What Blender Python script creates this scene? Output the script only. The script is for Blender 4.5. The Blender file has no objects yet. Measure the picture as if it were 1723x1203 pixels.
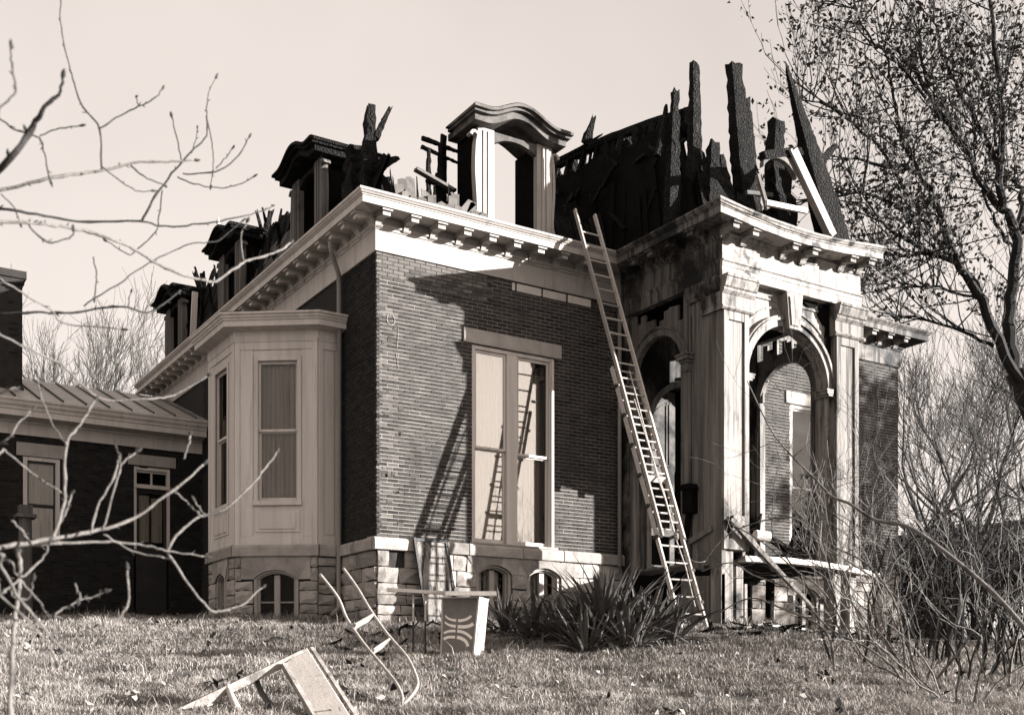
import bpy, math, random
import numpy as np
from mathutils import Vector, Matrix

random.seed(11)
RNG = np.random.default_rng(11)
SC = bpy.context.scene
COL = SC.collection
R = math.radians

# ------------------------------------------------------------------ camera
# house corner at the origin, x along the front wall, y along the side wall, z up
TH = R(32.2857)
FWD = np.array([math.sin(TH), math.cos(TH)])
RGT = np.array([math.cos(TH), -math.sin(TH)])
CAM = np.array([-8.3057, -17.4635, -1.0217])
cam_d = bpy.data.cameras.new('camera')
cam_o = bpy.data.objects.new('camera', cam_d)
COL.objects.link(cam_o)
cam_o.location = CAM
cam_o.rotation_euler = (math.pi/2, 0, -TH)
cam_d.sensor_width = 36.0
cam_d.lens = 36.0*1898/1723
cam_d.shift_y = 544.5/1723
cam_d.clip_start = 0.05
cam_d.clip_end = 2000
cam_d.dof.use_dof = True
cam_d.dof.focus_distance = 20.0
cam_d.dof.aperture_fstop = 4.5
SC.camera = cam_o

# ------------------------------------------------------------------ light
SUN_EL, SUN_AZ = R(12.0), R(129.5)          # azimuth clockwise from +y
sdir = Vector((math.sin(SUN_AZ)*math.cos(SUN_EL), math.cos(SUN_AZ)*math.cos(SUN_EL), math.sin(SUN_EL)))
sun_d = bpy.data.lights.new('sun', 'SUN')
sun_d.energy = 5.0
sun_d.angle = R(0.5)
sun_d.color = (1.0, 0.98, 0.955)
sun_o = bpy.data.objects.new('sun', sun_d)
COL.objects.link(sun_o)
sun_o.location = (20, -20, 15)
sun_o.rotation_euler = (-sdir).to_track_quat('-Z', 'Y').to_euler()

world = bpy.data.worlds.new('World')
SC.world = world
world.use_nodes = True
wn, wl = world.node_tree.nodes, world.node_tree.links
wn.clear()
sky = wn.new('ShaderNodeTexSky'); sky.sky_type = 'NISHITA'; sky.sun_disc = False
sky.sun_elevation = SUN_EL; sky.sun_rotation = SUN_AZ; sky.dust_density = 4.0
bw = wn.new('ShaderNodeRGBToBW')                       # the print is black and white ...
pw = wn.new('ShaderNodeMath'); pw.operation = 'POWER'; pw.inputs[1].default_value = 0.42
tint = wn.new('ShaderNodeMix'); tint.data_type = 'RGBA'; tint.blend_type = 'MULTIPLY'; tint.inputs[0].default_value = 1
tint.inputs[7].default_value = (1.08, 0.975, 0.905, 1)   # ... toned a warm sepia
bg = wn.new('ShaderNodeBackground'); bg.inputs[1].default_value = 0.163
wo = wn.new('ShaderNodeOutputWorld')
wl.new(sky.outputs[0], bw.inputs[0]); wl.new(bw.outputs[0], pw.inputs[0])
tc = wn.new('ShaderNodeTexCoord'); hz = wn.new('ShaderNodeTexNoise'); hz.inputs['Scale'].default_value = 2.2; hz.inputs['Detail'].default_value = 4.0
hr = wn.new('ShaderNodeMapRange'); hr.inputs[1].default_value = 0.35; hr.inputs[2].default_value = 0.65; hr.inputs[3].default_value = 0.91; hr.inputs[4].default_value = 1.08
hm = wn.new('ShaderNodeMath'); hm.operation = 'MULTIPLY'        # thin veils of high cloud
wl.new(tc.outputs['Generated'], hz.inputs['Vector']); wl.new(hz.outputs['Fac'], hr.inputs[0]); wl.new(hr.outputs[0], hm.inputs[0]); wl.new(pw.outputs[0], hm.inputs[1])
wl.new(hm.outputs[0], tint.inputs[6]); wl.new(tint.outputs[2], bg.inputs[0]); wl.new(bg.outputs[0], wo.inputs[0])

SC.view_settings.view_transform = 'Standard'
SC.view_settings.look = 'None'
SC.view_settings.exposure = 2.1
SC.view_settings.gamma = 1.0
SC.cycles.max_bounces = 6
SC.cycles.diffuse_bounces = 1
SC.cycles.transparent_max_bounces = 12

# ------------------------------------------------------------------ materials
def sep(v):
    return (min(v*1.075, 1), v*0.975, v*0.895, 1)

MATS = {}
def mat(name, v, var=0.25, scale=6.0, rough=0.8, bump=0.25, bscale=60.0, stretch=(1, 1, 1),
        stain=None, spec=0.3, tone=False, voro=None, rnd=False):
    """procedural sepia material; stain = (value, scale, lo, hi, stretch) blends a second value by noise"""
    m = bpy.data.materials.new(name); m.use_nodes = True
    nt = m.node_tree; N, L = nt.nodes, nt.links
    b = N['Principled BSDF']
    b.inputs['Roughness'].default_value = rough
    b.inputs['Specular IOR Level'].default_value = spec
    geo = N.new('ShaderNodeNewGeometry')
    def mapped(st):
        mm = N.new('ShaderNodeVectorMath'); mm.operation = 'MULTIPLY'
        mm.inputs[1].default_value = st
        L.new(geo.outputs['Position'], mm.inputs[0]); return mm.outputs[0]
    def noise(sc, st, detail=5.0):
        n = N.new('ShaderNodeTexNoise'); n.inputs['Scale'].default_value = sc
        n.inputs['Detail'].default_value = detail; n.inputs['Roughness'].default_value = 0.62
        L.new(mapped(st), n.inputs['Vector']); return n.outputs['Fac']
    def maprange(src, a, b_, c, d):
        r = N.new('ShaderNodeMapRange'); r.inputs[1].default_value = a; r.inputs[2].default_value = b_
        r.inputs[3].default_value = c; r.inputs[4].default_value = d; L.new(src, r.inputs[0]); return r.outputs[0]
    def mulc(colsock, facsock):
        x = N.new('ShaderNodeMix'); x.data_type = 'RGBA'; x.blend_type = 'MULTIPLY'; x.inputs[0].default_value = 1
        L.new(colsock, x.inputs[6]); L.new(facsock, x.inputs[7]); return x.outputs[2]
    n1 = noise(scale, stretch)
    f1 = maprange(n1, 0.3, 0.7, 1-var, 1+var)
    base = N.new('ShaderNodeRGB'); base.outputs[0].default_value = sep(v)
    c = mulc(base.outputs[0], f1)
    if tone:
        at = N.new('ShaderNodeAttribute'); at.attribute_name = 'tone'
        c = mulc(c, at.outputs['Fac'])
    if rnd:
        oi = N.new('ShaderNodeObjectInfo')
        c = mulc(c, maprange(oi.outputs['Random'], 0, 1, 0.7, 1.25))
    for s in (stain if isinstance(stain, list) else [stain] if stain else []):
        v2, sc2, lo, hi, st2 = s
        fac = maprange(noise(sc2, st2), lo, hi, 0, 1)
        x = N.new('ShaderNodeMix'); x.data_type = 'RGBA'
        L.new(fac, x.inputs[0]); L.new(c, x.inputs[6]); x.inputs[7].default_value = sep(v2)
        c = x.outputs[2]
    L.new(c, b.inputs['Base Color'])
    if voro:
        vo = N.new('ShaderNodeTexVoronoi'); vo.feature = 'DISTANCE_TO_EDGE'; vo.inputs['Scale'].default_value = voro
        L.new(geo.outputs['Position'], vo.inputs['Vector'])
        h = maprange(vo.outputs['Distance'], 0, 0.25, 0, 1)
    else:
        h = noise(bscale, stretch, 6.0)
    if bump:
        bp = N.new('ShaderNodeBump'); bp.inputs['Strength'].default_value = bump
        bp.inputs['Distance'].default_value = 0.02
        L.new(h, bp.inputs['Height']); L.new(bp.outputs[0], b.inputs['Normal'])
    MATS[name] = m
    return m

VS = (1, 1, 0.06)       # streaks running down
mat('white_paint_sun', 0.27, 0.10, 3, 0.6, 0.15, 30, stain=(0.14, 3.0, 0.56, 0.78, (2.2, 2.2, 0.25)))  # white paint darkened for trim in full sun
mat('white_paint_shade', 0.49, 0.14, 3.5, 0.7, 0.25, 30, VS, stain=[(0.36, 5.0, 0.52, 0.75, (1.6, 1.6, 0.12))])  # lighter copy of the same white paint, for trim in shade
mat('weathered_paint', 0.20, 0.25, 5, 0.75, 0.4, 25, VS,
    stain=[(0.075, 9.0, 0.49, 0.63, (1.6, 1.6, 0.07)), (0.012, 1.7, 0.545, 0.65, (1, 1, 0.5))])
mat('streaked_paint', 0.15, 0.35, 5, 0.8, 0.4, 25, VS, stain=[(0.04, 8.0, 0.46, 0.60, (1.6, 1.6, 0.06)), (0.01, 1.5, 0.56, 0.66, (1, 1, 0.5))])
mat('soot_shade_paint', 0.13, 0.35, 5, 0.8, 0.4, 25, VS,
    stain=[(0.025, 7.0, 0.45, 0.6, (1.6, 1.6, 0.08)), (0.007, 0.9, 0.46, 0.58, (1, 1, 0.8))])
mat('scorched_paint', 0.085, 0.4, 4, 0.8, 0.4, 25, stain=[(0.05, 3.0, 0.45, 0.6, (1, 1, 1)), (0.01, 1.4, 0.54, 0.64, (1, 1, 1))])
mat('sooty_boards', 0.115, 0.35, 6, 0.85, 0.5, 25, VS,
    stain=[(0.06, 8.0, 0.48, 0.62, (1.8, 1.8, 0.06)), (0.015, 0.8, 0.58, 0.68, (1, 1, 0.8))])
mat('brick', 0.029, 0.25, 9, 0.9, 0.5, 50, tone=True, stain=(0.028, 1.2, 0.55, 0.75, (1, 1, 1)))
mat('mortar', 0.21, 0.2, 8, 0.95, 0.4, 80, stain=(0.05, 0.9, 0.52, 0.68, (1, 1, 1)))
mat('shaded_brick', 0.014, 0.3, 9, 0.95, 0.4, 50, tone=True)  # darkened copy of the house brick for walls in shade
mat('shaded_mortar', 0.022, 0.3, 6, 0.95, 0.4, 60)  # mortar darkened too, shade put into its colour
mat('stone', 0.25, 0.22, 4, 0.9, 0.6, 22, stain=[(0.12, 2.0, 0.58, 0.74, (1, 1, 0.5)), (0.05, 5.0, 0.66, 0.74, (1.5, 1.5, 0.3))], rnd=True)
mat('joint', 0.025, 0.3, 6, 0.95, 0.4, 40)
mat('lintel_stone', 0.30, 0.12, 4, 0.85, 0.35, 40, stain=(0.2, 6.0, 0.56, 0.72, (1.5, 1.5, 0.12)))
mat('char', 0.007, 0.5, 5, 0.85, 1.0, 30, voro=16.0, spec=0.12, stain=(0.035, 7.0, 0.60, 0.72, (1, 1, 0.5)))
mat('char_soft', 0.004, 0.5, 3, 0.9, 0.6, 30, spec=0.05)
mat('grey_mortar', 0.05, 0.3, 6, 0.95, 0.4, 40)
mat('frieze_paint', 0.23, 0.2, 3, 0.7, 0.3, 25, stain=[(0.10, 5.0, 0.50, 0.64, (1.4, 1.4, 0.4)), (0.012, 1.5, 0.55, 0.62, (1, 1, 1.2))])
mat('slate', 0.075, 0.25, 7, 0.8, 0.4, 40, rnd=True, stain=(0.03, 3.0, 0.55, 0.66, (1, 1, 1)))
mat('sooty_slate', 0.045, 0.4, 7, 0.8, 0.5, 40, tone=True)
mat('metal_roof', 0.30, 0.15, 2, 0.5, 0.15, 20, stain=(0.15, 3, 0.55, 0.75, (1, 1, 1)))
mat('tin', 0.05, 0.3, 3, 0.5, 0.2, 20)
mat('downspout_metal', 0.20, 0.3, 4, 0.5, 0.2, 20, VS)
mat('dark_metal', 0.02, 0.3, 4, 0.45, 0.2, 30)
mat('pipe_metal', 0.24, 0.25, 12, 0.45, 0.2, 40)
mat('ladder_wood', 0.30, 0.2, 20, 0.6, 0.25, 60, rnd=True)
mat('rope', 0.35, 0.2, 30, 0.9, 0.5, 200)
mat('curtain', 0.55, 0.12, 4, 0.9, 0.1, 60, VS, stain=(0.25, 14.0, 0.5, 0.7, (1, 1, 0.04)))
mat('grey_curtain', 0.30, 0.2, 4, 0.9, 0.1, 60, VS, stain=(0.10, 16.0, 0.5, 0.7, (1, 1, 0.04)))
mat('scorched_curtain', 0.36, 0.3, 6, 0.9, 0.1, 60, VS, stain=(0.05, 10.0, 0.52, 0.64, (1, 1, 0.05)))
mat('shade_cloth', 0.55, 0.05, 3, 0.9, 0.05, 60)
mat('interior', 0.012, 0.2, 3, 0.95, 0.0)
mat('soil', 0.07, 0.35, 5, 0.95, 0.8, 25, stain=(0.16, 3.0, 0.5, 0.7, (1, 1, 1)))
mat('grass', 0.235, 0.4, 2.2, 0.9, 0.0, tone=True)
mat('dead_leaf', 0.20, 0.4, 30, 0.8, 0.2, 60)
mat('white_litter', 0.75, 0.1, 30, 0.8, 0.1, 60)
mat('yucca', 0.06, 0.3, 10, 0.45, 0.2, 50, rnd=True, spec=0.5)
mat('dead_yucca', 0.17, 0.3, 12, 0.7, 0.3, 50, rnd=True)
mat('pale_bark', 0.11, 0.30, 40, 0.8, 0.5, 90, stain=(0.08, 30.0, 0.52, 0.62, (1, 1, 1)))
mat('dark_bark', 0.022, 0.30, 40, 0.8, 0.5, 90)
mat('stem_bark', 0.12, 0.35, 14, 0.8, 0.4, 60, stain=(0.035, 9.0, 0.50, 0.62, (1, 1, 1)))
mat('bark', 0.013, 0.3, 8, 0.9, 0.6, 30)
mat('twig', 0.04, 0.3, 8, 0.9, 0.0)
mat('hedge_leaf', 0.02, 0.5, 3, 0.8, 0.0)
mat('oak_leaf', 0.045, 0.4, 6, 0.7, 0.0)
mat('white_board', 0.40, 0.10, 6, 0.6, 0.2, 40, stain=(0.25, 6.0, 0.60, 0.72, (2, 2, 0.4)))
mat('grey_panel', 0.16, 0.12, 10, 0.75, 0.15, 90)
mat('white_print', 0.78, 0.05, 20, 0.7, 0.0)
mat('grey_wood', 0.22, 0.3, 8, 0.85, 0.5, 40, stain=(0.09, 6.0, 0.52, 0.66, (1, 1, 1)))
mat('rusty_panel', 0.17, 0.3, 6, 0.75, 0.4, 30, stain=(0.02, 9.0, 0.46, 0.60, (1.6, 1.6, 0.18)))
mat('path', 0.5, 0.15, 2, 0.9, 0.2, 20)
mat('siding', 0.09, 0.2, 3, 0.85, 0.2, 20)
mat('shingle', 0.05, 0.25, 5, 0.9, 0.4, 30)

def glass_mat(key, extra, ior=1.5):
    m = bpy.data.materials.new(key); m.use_nodes = True
    N, L = m.node_tree.nodes, m.node_tree.links
    N.clear()
    o = N.new('ShaderNodeOutputMaterial'); mx = N.new('ShaderNodeMixShader')
    t = N.new('ShaderNodeBsdfTransparent'); t.inputs[0].default_value = (0.93, 0.92, 0.9, 1)
    g = N.new('ShaderNodeBsdfGlossy'); g.inputs['Roughness'].default_value = 0.03; g.inputs[0].default_value = (0.75, 0.72, 0.68, 1)
    fr = N.new('ShaderNodeFresnel'); fr.inputs[0].default_value = ior
    ad = N.new('ShaderNodeMath'); ad.operation = 'ADD'; ad.inputs[1].default_value = extra; ad.use_clamp = True
    L.new(fr.outputs[0], ad.inputs[0]); L.new(ad.outputs[0], mx.inputs[0]); L.new(t.outputs[0], mx.inputs[1]); L.new(g.outputs[0], mx.inputs[2])
    L.new(mx.outputs[0], o.inputs[0]); MATS[key] = m
glass_mat('glass', 0.0)
glass_mat('dim_glass', 0.0, 1.18)  # reflection cut down so the cellar panes stay dark
glass_mat('mirror_glass', 0.20)      # reflection raised above plain glass to brighten the tall panes

# ------------------------------------------------------------------ helpers
class Frame:
    """wall frame: u along the wall, n outward, z up"""
    def __init__(s, o, u, n):
        s.o = (o[0], o[1], o[2] if len(o) > 2 else 0.0); s.u = u; s.n = n
    def p(s, u, n, z):
        return (s.o[0]+u*s.u[0]+n*s.n[0], s.o[1]+u*s.u[1]+n*s.n[1], s.o[2]+z)
WORLD = Frame((0, 0), (1, 0), (0, 1))
FRONT = Frame((0, 0), (1, 0), (0, -1))
LEFT = Frame((0, 0), (0, 1), (-1, 0))

def empty(name, loc=(0, 0, 0), label=None, cat=None, group=None, parent=None):
    o = bpy.data.objects.new(name, None); COL.objects.link(o); o.location = loc
    o.empty_display_size = 0.2
    if label: o['label'] = label
    if cat: o['category'] = cat
    if group: o['group'] = group
    if parent is not None: setparent(o, parent)
    return o

def wloc(o):
    v = Vector((0, 0, 0))
    while o is not None:
        v += Vector(o.location)
        if o.parent is not None: v += o.matrix_parent_inverse.translation
        o = o.parent
    return v
def setparent(o, parent):
    o.parent = parent
    o.matrix_parent_inverse = Matrix.Translation(-wloc(parent))

def tag(o, label=None, cat=None, group=None, kind=None):
    for k, v in (('label', label), ('category', cat), ('group', group), ('kind', kind)):
        if v: o[k] = v
    return o

class MB:
    def __init__(s): s.v = []; s.f = []; s.t = []
    def add(s, vs, fs):
        b = len(s.v); s.v.extend(vs); s.f.extend([tuple(i+b for i in q) for q in fs]); return s
    BF = [(0, 1, 2, 3), (7, 6, 5, 4), (0, 4, 5, 1), (1, 5, 6, 2), (2, 6, 7, 3), (3, 7, 4, 0)]
    def box(s, F, u0, u1, n0, n1, z0, z1):
        P = F.p
        return s.add([P(u0, n0, z0), P(u1, n0, z0), P(u1, n1, z0), P(u0, n1, z0),
                      P(u0, n0, z1), P(u1, n0, z1), P(u1, n1, z1), P(u0, n1, z1)], s.BF)
    def prism(s, F, poly, n0, n1):          # polygon in (u,z) extruded along n
        k = len(poly)
        vs = [F.p(u, n0, z) for u, z in poly]+[F.p(u, n1, z) for u, z in poly]
        fs = [tuple(range(k)), tuple(range(2*k-1, k-1, -1))]
        fs += [(i, (i+1) % k, k+(i+1) % k, k+i) for i in range(k)]
        return s.add(vs, fs)
    def along(s, F, poly, u0, u1):          # polygon in (n,z) extruded along u
        k = len(poly)
        vs = [F.p(u0, n, z) for n, z in poly]+[F.p(u1, n, z) for n, z in poly]
        fs = [tuple(range(k)), tuple(range(2*k-1, k-1, -1))]
        fs += [(i, (i+1) % k, k+(i+1) % k, k+i) for i in range(k)]
        return s.add(vs, fs)
    def strip(s, F, a, b, n0, n1):          # solid between two (u,z) polylines of equal length
        k = len(a)
        vs = [F.p(u, n0, z) for u, z in a]+[F.p(u, n0, z) for u, z in b]+[F.p(u, n1, z) for u, z in a]+[F.p(u, n1, z) for u, z in b]
        fs = []
        for i in range(k-1):
            fs += [(i, i+1, k+i+1, k+i), (2*k+i, 3*k+i, 3*k+i+1, 2*k+i+1), (i, 2*k+i, 2*k+i+1, i+1), (k+i, k+i+1, 3*k+i+1, 3*k+i)]
        fs += [(0, k, 3*k, 2*k), (k-1, 3*k-1, 4*k-1, 2*k-1)]
        return s.add(vs, fs)
    def quad(s, a, b, c, d): return s.add([a, b, c, d], [(0, 1, 2, 3)])
    def tube(s, pts, rad, sides=6, cap=True):
        pts = [Vector(p) for p in pts]; n = len(pts)
        vs, fs = [], []
        d = (pts[1]-pts[0]).normalized()
        ref = Vector((0, 0, 1)) if abs(d.z) < 0.9 else Vector((1, 0, 0))
        a = d.cross(ref).normalized()
        for i in range(n):
            if i == 0: t = pts[1]-pts[0]
            elif i == n-1: t = pts[-1]-pts[-2]
            else: t = pts[i+1]-pts[i-1]
            if t.length < 1e-9: t = d
            t.normalize()
            a = (a-t*a.dot(t))
            a = a.normalized() if a.length > 1e-6 else t.orthogonal().normalized()
            b = t.cross(a); r = rad[i] if hasattr(rad, '__len__') else rad
            for k in range(sides):
                an = 2*math.pi*k/sides
                q = pts[i]+a*(math.cos(an)*r)+b*(math.sin(an)*r)
                vs.append((q.x, q.y, q.z))
        for i in range(n-1):
            for k in range(sides):
                k2 = (k+1) % sides
                fs.append((i*sides+k, i*sides+k2, (i+1)*sides+k2, (i+1)*sides+k))
        if cap:
            fs.append(tuple(range(sides-1, -1, -1))); fs.append(tuple((n-1)*sides+k for k in range(sides)))
        return s.add(vs, fs)
    def beam(s, p0, p1, w, h, up=(0, 0, 1)):
        p0, p1 = Vector(p0), Vector(p1); d = (p1-p0).normalized(); u = Vector(up)
        if abs(d.dot(u)) > 0.95: u = Vector((1, 0, 0))
        a = d.cross(u).normalized()*(w/2); b = a.cross(d).normalized()*(h/2)
        q = []
        for p in (p0, p1):
            q += [tuple(p-a-b), tuple(p+a-b), tuple(p+a+b), tuple(p-a+b)]
        return s.add(q, s.BF)
    def cbeam(s, p0, p1, w, h, n=10, jag=0.25, tip=0.4, up=(0, -1, 0)):
        """a burnt timber: gnawed section that thins towards its end"""
        p0, p1 = Vector(p0), Vector(p1); d = (p1-p0).normalized(); u = Vector(up)
        if abs(d.dot(u)) > 0.95: u = Vector((1, 0, 0))
        a = d.cross(u).normalized(); b = a.cross(d).normalized()
        off = [(-1, -1), (0, -1.06), (1, -1), (1.06, 0), (1, 1), (0, 1.06), (-1, 1), (-1.06, 0)]
        vs, fs = [], []; L = (p1-p0).length
        bend = random.uniform(-0.03, 0.03)*L
        for i in range(n+1):
            t = i/n; c = p0.lerp(p1, t)+a*(bend*math.sin(t*math.pi))
            k = 1-(1-tip)*max(0, (t-0.15)/0.85)**1.3
            for x, y in off:
                j = 1+random.uniform(-jag, jag*0.5)*(0.4+0.6*t)
                e = d*(random.uniform(-0.5, 0.5)*L/n*0.5 + (random.uniform(0, 0.10) if i == n else 0))
                q = c+a*(x*w/2*k*j)+b*(y*h/2*k*j)+e
                vs.append(tuple(q))
        for i in range(n):
            for k in range(8):
                k2 = (k+1) % 8
                fs.append((i*8+k, i*8+k2, (i+1)*8+k2, (i+1)*8+k))
        fs += [tuple(range(7, -1, -1)), tuple(n*8+k for k in range(8))]
        return s.add(vs, fs)
    def mesh(s, name):
        me = bpy.data.meshes.new(name); me.from_pydata(s.v, [], s.f)
        if s.t:
            at = me.attributes.new('tone', 'FLOAT', 'POINT'); at.data.foreach_set('value', s.t)
        return me
    def build(s, name, m, parent=None, smooth=False, kind=None, label=None):
        me = s.mesh(name); me.materials.append(MATS[m])
        if smooth: me.shade_smooth()
        o = bpy.data.objects.new(name, me); COL.objects.link(o)
        if parent is not None: setparent(o, parent)
        if kind: o['kind'] = kind
        if label: o['label'] = label
        return o

def bev(o, w=0.01, seg=1):
    b = o.modifiers.new('bevel', 'BEVEL'); b.width = w; b.segments = seg; b.limit_method = 'ANGLE'; b.angle_limit = R(40)
    return o

def np_mesh(name, V, T, m, tone=None):
    """triangle mesh straight from numpy arrays"""
    me = bpy.data.meshes.new(name)
    me.vertices.add(len(V)); me.vertices.foreach_set('co', V.astype(np.float32).ravel())
    me.loops.add(T.size); me.loops.foreach_set('vertex_index', T.astype(np.int32).ravel())
    me.polygons.add(len(T)); me.polygons.foreach_set('loop_start', np.arange(0, T.size, T.shape[1], dtype=np.int32))
    me.update(calc_edges=True)
    if tone is not None:
        at = me.attributes.new('tone', 'FLOAT', 'POINT'); at.data.foreach_set('value', tone.astype(np.float32))
    me.materials.append(MATS[m])
    o = bpy.data.objects.new(name, me); COL.objects.link(o)
    return o

# ------------------------------------------------------------------ ground
def smooth(t):
    t = np.clip(t, 0, 1); return t*t*(3-2*t)
PD = [-30, 0, 6, 11, 15, 19.2, 22, 27, 35, 60, 200, 900]
PZ = [-3.4, -2.65, -2.1, -1.35, -0.72, -0.03, 0.18, 0.52, 0.85, 1.0, 1.0, 1.0]
def dr(x, y):
    dx, dy = np.asarray(x)-CAM[0], np.asarray(y)-CAM[1]
    return dx*FWD[0]+dy*FWD[1], dx*RGT[0]+dy*RGT[1]
_ds = np.linspace(-30, 900, 9301)
_zs = np.interp(_ds, PD, PZ)
_zs = np.convolve(np.pad(_zs, 12, mode='edge'), np.ones(25)/25, 'valid')
def ground(x, y):
    d, r = dr(x, y)
    z = np.interp(d, _ds, _zs)
    z = z-0.58*smooth((r-3.0)/6.0)-1.2*smooth((r-14)/20)*smooth((d-20)/20)
    x = np.asarray(x, float); y = np.asarray(y, float)
    z = z+0.03*np.sin(x*1.7+0.6*y)*np.cos(y*1.3-0.4*x)+0.018*np.sin(x*4.1+1.0)*np.sin(y*3.7)
    return z
def gz(x, y): return float(ground(x, y))

def make_ground():
    ds = np.concatenate([np.linspace(-25, 8, 24), np.linspace(8.3, 24, 150), np.linspace(24.5, 60, 50), np.array([70, 90, 130, 200, 320, 500, 900])])
    rs = np.concatenate([-np.array([600, 300, 150, 80, 50, 35])[:], np.linspace(-25, -8, 24), np.linspace(-7.8, 12, 160), np.linspace(12.5, 30, 24), np.array([40, 60, 90, 150, 300, 600])])
    D, Q = np.meshgrid(ds, rs, indexing='ij')
    X = CAM[0]+D*FWD[0]+Q*RGT[0]; Y = CAM[1]+D*FWD[1]+Q*RGT[1]
    Z = ground(X, Y)
    V = np.stack([X, Y, Z], -1).reshape(-1, 3)
    nr = len(rs); i, j = np.meshgrid(np.arange(len(ds)-1), np.arange(nr-1), indexing='ij')
    a = (i*nr+j).ravel(); T = np.stack([a, a+1, a+nr+1, a+nr], -1)
    o = np_mesh('ground', V, T, 'soil'); o['kind'] = 'structure'
    o.data.shade_smooth()
make_ground()

# ================================================================== THE HOUSE
HOUSE = empty('brick_house', (0, 0, 0), 'burnt-out brick house with white cornice, bay window and arched entrance portico', 'house')
XP0, XP1, YP = 5.25, 8.70, -2.85          # portico plan
XR, YL = 13.4, 14.2                       # right corner, far end of the side wall
ZW0, ZW1 = 1.44, 6.30                     # brick between water table and frieze

def slab(b, F, u0, u1, z0, z1, n0, n1, holes=()):
    """wall slab with rectangular holes (u0,u1,z0,z1)"""
    us = sorted({u0, u1, *[h[0] for h in holes], *[h[1] for h in holes]})
    us = [u for u in us if u0 <= u <= u1]
    for a, c in zip(us[:-1], us[1:]):
        m = (a+c)/2
        cuts = sorted([(h[2], h[3]) for h in holes if h[0] < m < h[1]])
        z = z0
        for h0, h1 in cuts:
            if h0 > z: b.box(F, a, c, n0, n1, z, h0)
            z = max(z, h1)
        if z < z1: b.box(F, a, c, n0, n1, z, z1)
    return b

BRICK_MESH = {}
def brick_mesh(w, k, F, m):
    key = (round(w, 2), k, F.n, m)
    if key not in BRICK_MESH:
        b = MB(); G = Frame((0, 0), F.u, F.n)
        w = round(w, 2)
        b.box(G, -w/2, w/2, -0.06, 0, -0.0265, 0.0265)
        j = random.Random(k*7+3)
        b.v = [(x+j.uniform(-.0015, .0015), y+j.uniform(-.0015, .0015), z+j.uniform(-.0018, .0018)) for x, y, z in b.v]
        b.t = [j.choice([0.62, 0.8, 0.95, 1.0, 1.1, 1.3])]*8
        me = b.mesh('brick'); me.materials.append(MATS[m]); BRICK_MESH[key] = me
    return BRICK_MESH[key]

def brick_wall(F, u0, u1, z0, z1, holes, wall, single=None, limit=300, m='brick', clipfn=None, tonefn=None):
    """running bond: single(u,z) picks the bricks that are objects of their own"""
    rest = MB(); count = 0
    ch = 0.0676; i = 0; z = z0+0.006
    while z+0.05 < z1:
        zc = z+0.0285
        cuts = sorted([(h[0], h[1]) for h in holes if h[2] < zc < h[3]])
        iv = []; a = u0
        for c0, c1 in cuts:
            if c0 > a: iv.append((a, c0))
            a = max(a, c1)
        if a < u1: iv.append((a, u1))
        for a, c in iv:
            g = u0-0.21+(0.105 if i % 2 else 0)
            while g < c:
                b0, b1 = max(g+0.007, a), min(g+0.203, c)
                if b1-b0 > 0.04:
                    uc, w = (b0+b1)/2, b1-b0
                    k = random.randrange(9)
                    dn = random.uniform(-0.004, 0.003)
                    if random.random() < 0.04: dn = -0.0065
                    if clipfn is None or clipfn(uc, zc):
                        if single and count < limit and single(uc, zc):
                            o = bpy.data.objects.new('brick', brick_mesh(w, k, F, m)); COL.objects.link(o)
                            o.location = F.p(uc, dn, zc); setparent(o, wall); count += 1
                        else:
                            n = len(rest.v); rest.box(F, b0, b1, -0.06, dn, zc-0.0265, zc+0.0265)
                            rest.t += [random.choice([0.55, 0.75, 0.9, 1.0, 1.0, 1.1, 1.35])*(tonefn(uc, zc) if tonefn else 1)]*8
                g += 0.21
        z += ch; i += 1
    return rest.build('bricks', m, wall, kind='stuff')

# ---- brick walls
WIN = (1.88, 3.68, 1.46, 5.03)
w = slab(MB(), FRONT, 0.06, XP0, ZW0, ZW1, -0.35, -0.008, [WIN, (0.06, 2.3, 5.84, ZW1)]).build('front_wall', 'mortar', HOUSE)
MB().box(FRONT, 0.06, 2.3, -0.35, -0.008, 5.84, ZW1).build('upper_wall', 'grey_mortar', HOUSE)  # darker mortar behind the paler upper courses
def brick_tone(u, z):          # paler brick courses below the frieze, ragged old bricks at the corner
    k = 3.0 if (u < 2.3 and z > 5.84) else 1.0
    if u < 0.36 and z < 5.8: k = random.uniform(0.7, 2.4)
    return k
brick_wall(FRONT, 0.0, XP0, ZW0, ZW1, [WIN], w, single=lambda u, z: 0.36 < u < 1.88 and 3.0 < z < 5.6, tonefn=brick_tone)
for i in range(26):      # crumbled mortar smeared over the corner bricks
    u = random.uniform(0.0, 0.42); z = random.uniform(1.6, 5.6)
    MB().box(FRONT, u, u+random.uniform(.05, .12), -0.01, 0.0045, z, z+random.uniform(.03, .07)).build('mortar_patch', 'grey_mortar', w)
w = slab(MB(), LEFT, 0.06, YL, ZW0, ZW1, -0.35, -0.008, [(1.6, 4.75, 1.44, 5.5)]).build('side_wall', 'shaded_mortar', HOUSE)
brick_wall(LEFT, 0.062, 1.58, ZW0, ZW1, [], w, m='shaded_brick')
brick_wall(LEFT, 4.8, 9.7, 4.0, ZW1, [], w, m='shaded_brick')
WINR = (9.86, 11.6, 1.46, 5.0)
w = slab(MB(), FRONT, XP1, XR, ZW0, ZW1, -0.35, -0.008, [WINR]).build('front_wall', 'mortar', HOUSE)
brick_wall(FRONT, XP1, XR, ZW0, ZW1, [WINR], w)
MB().box(WORLD, XR-0.35, XR, 0.35, YL, -0.5, ZW1).build('end_wall', 'shaded_mortar', HOUSE)
MB().box(WORLD, 0, XR, YL-0.3, YL, -0.5, ZW1).build('back_wall', 'shaded_mortar', HOUSE)
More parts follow.
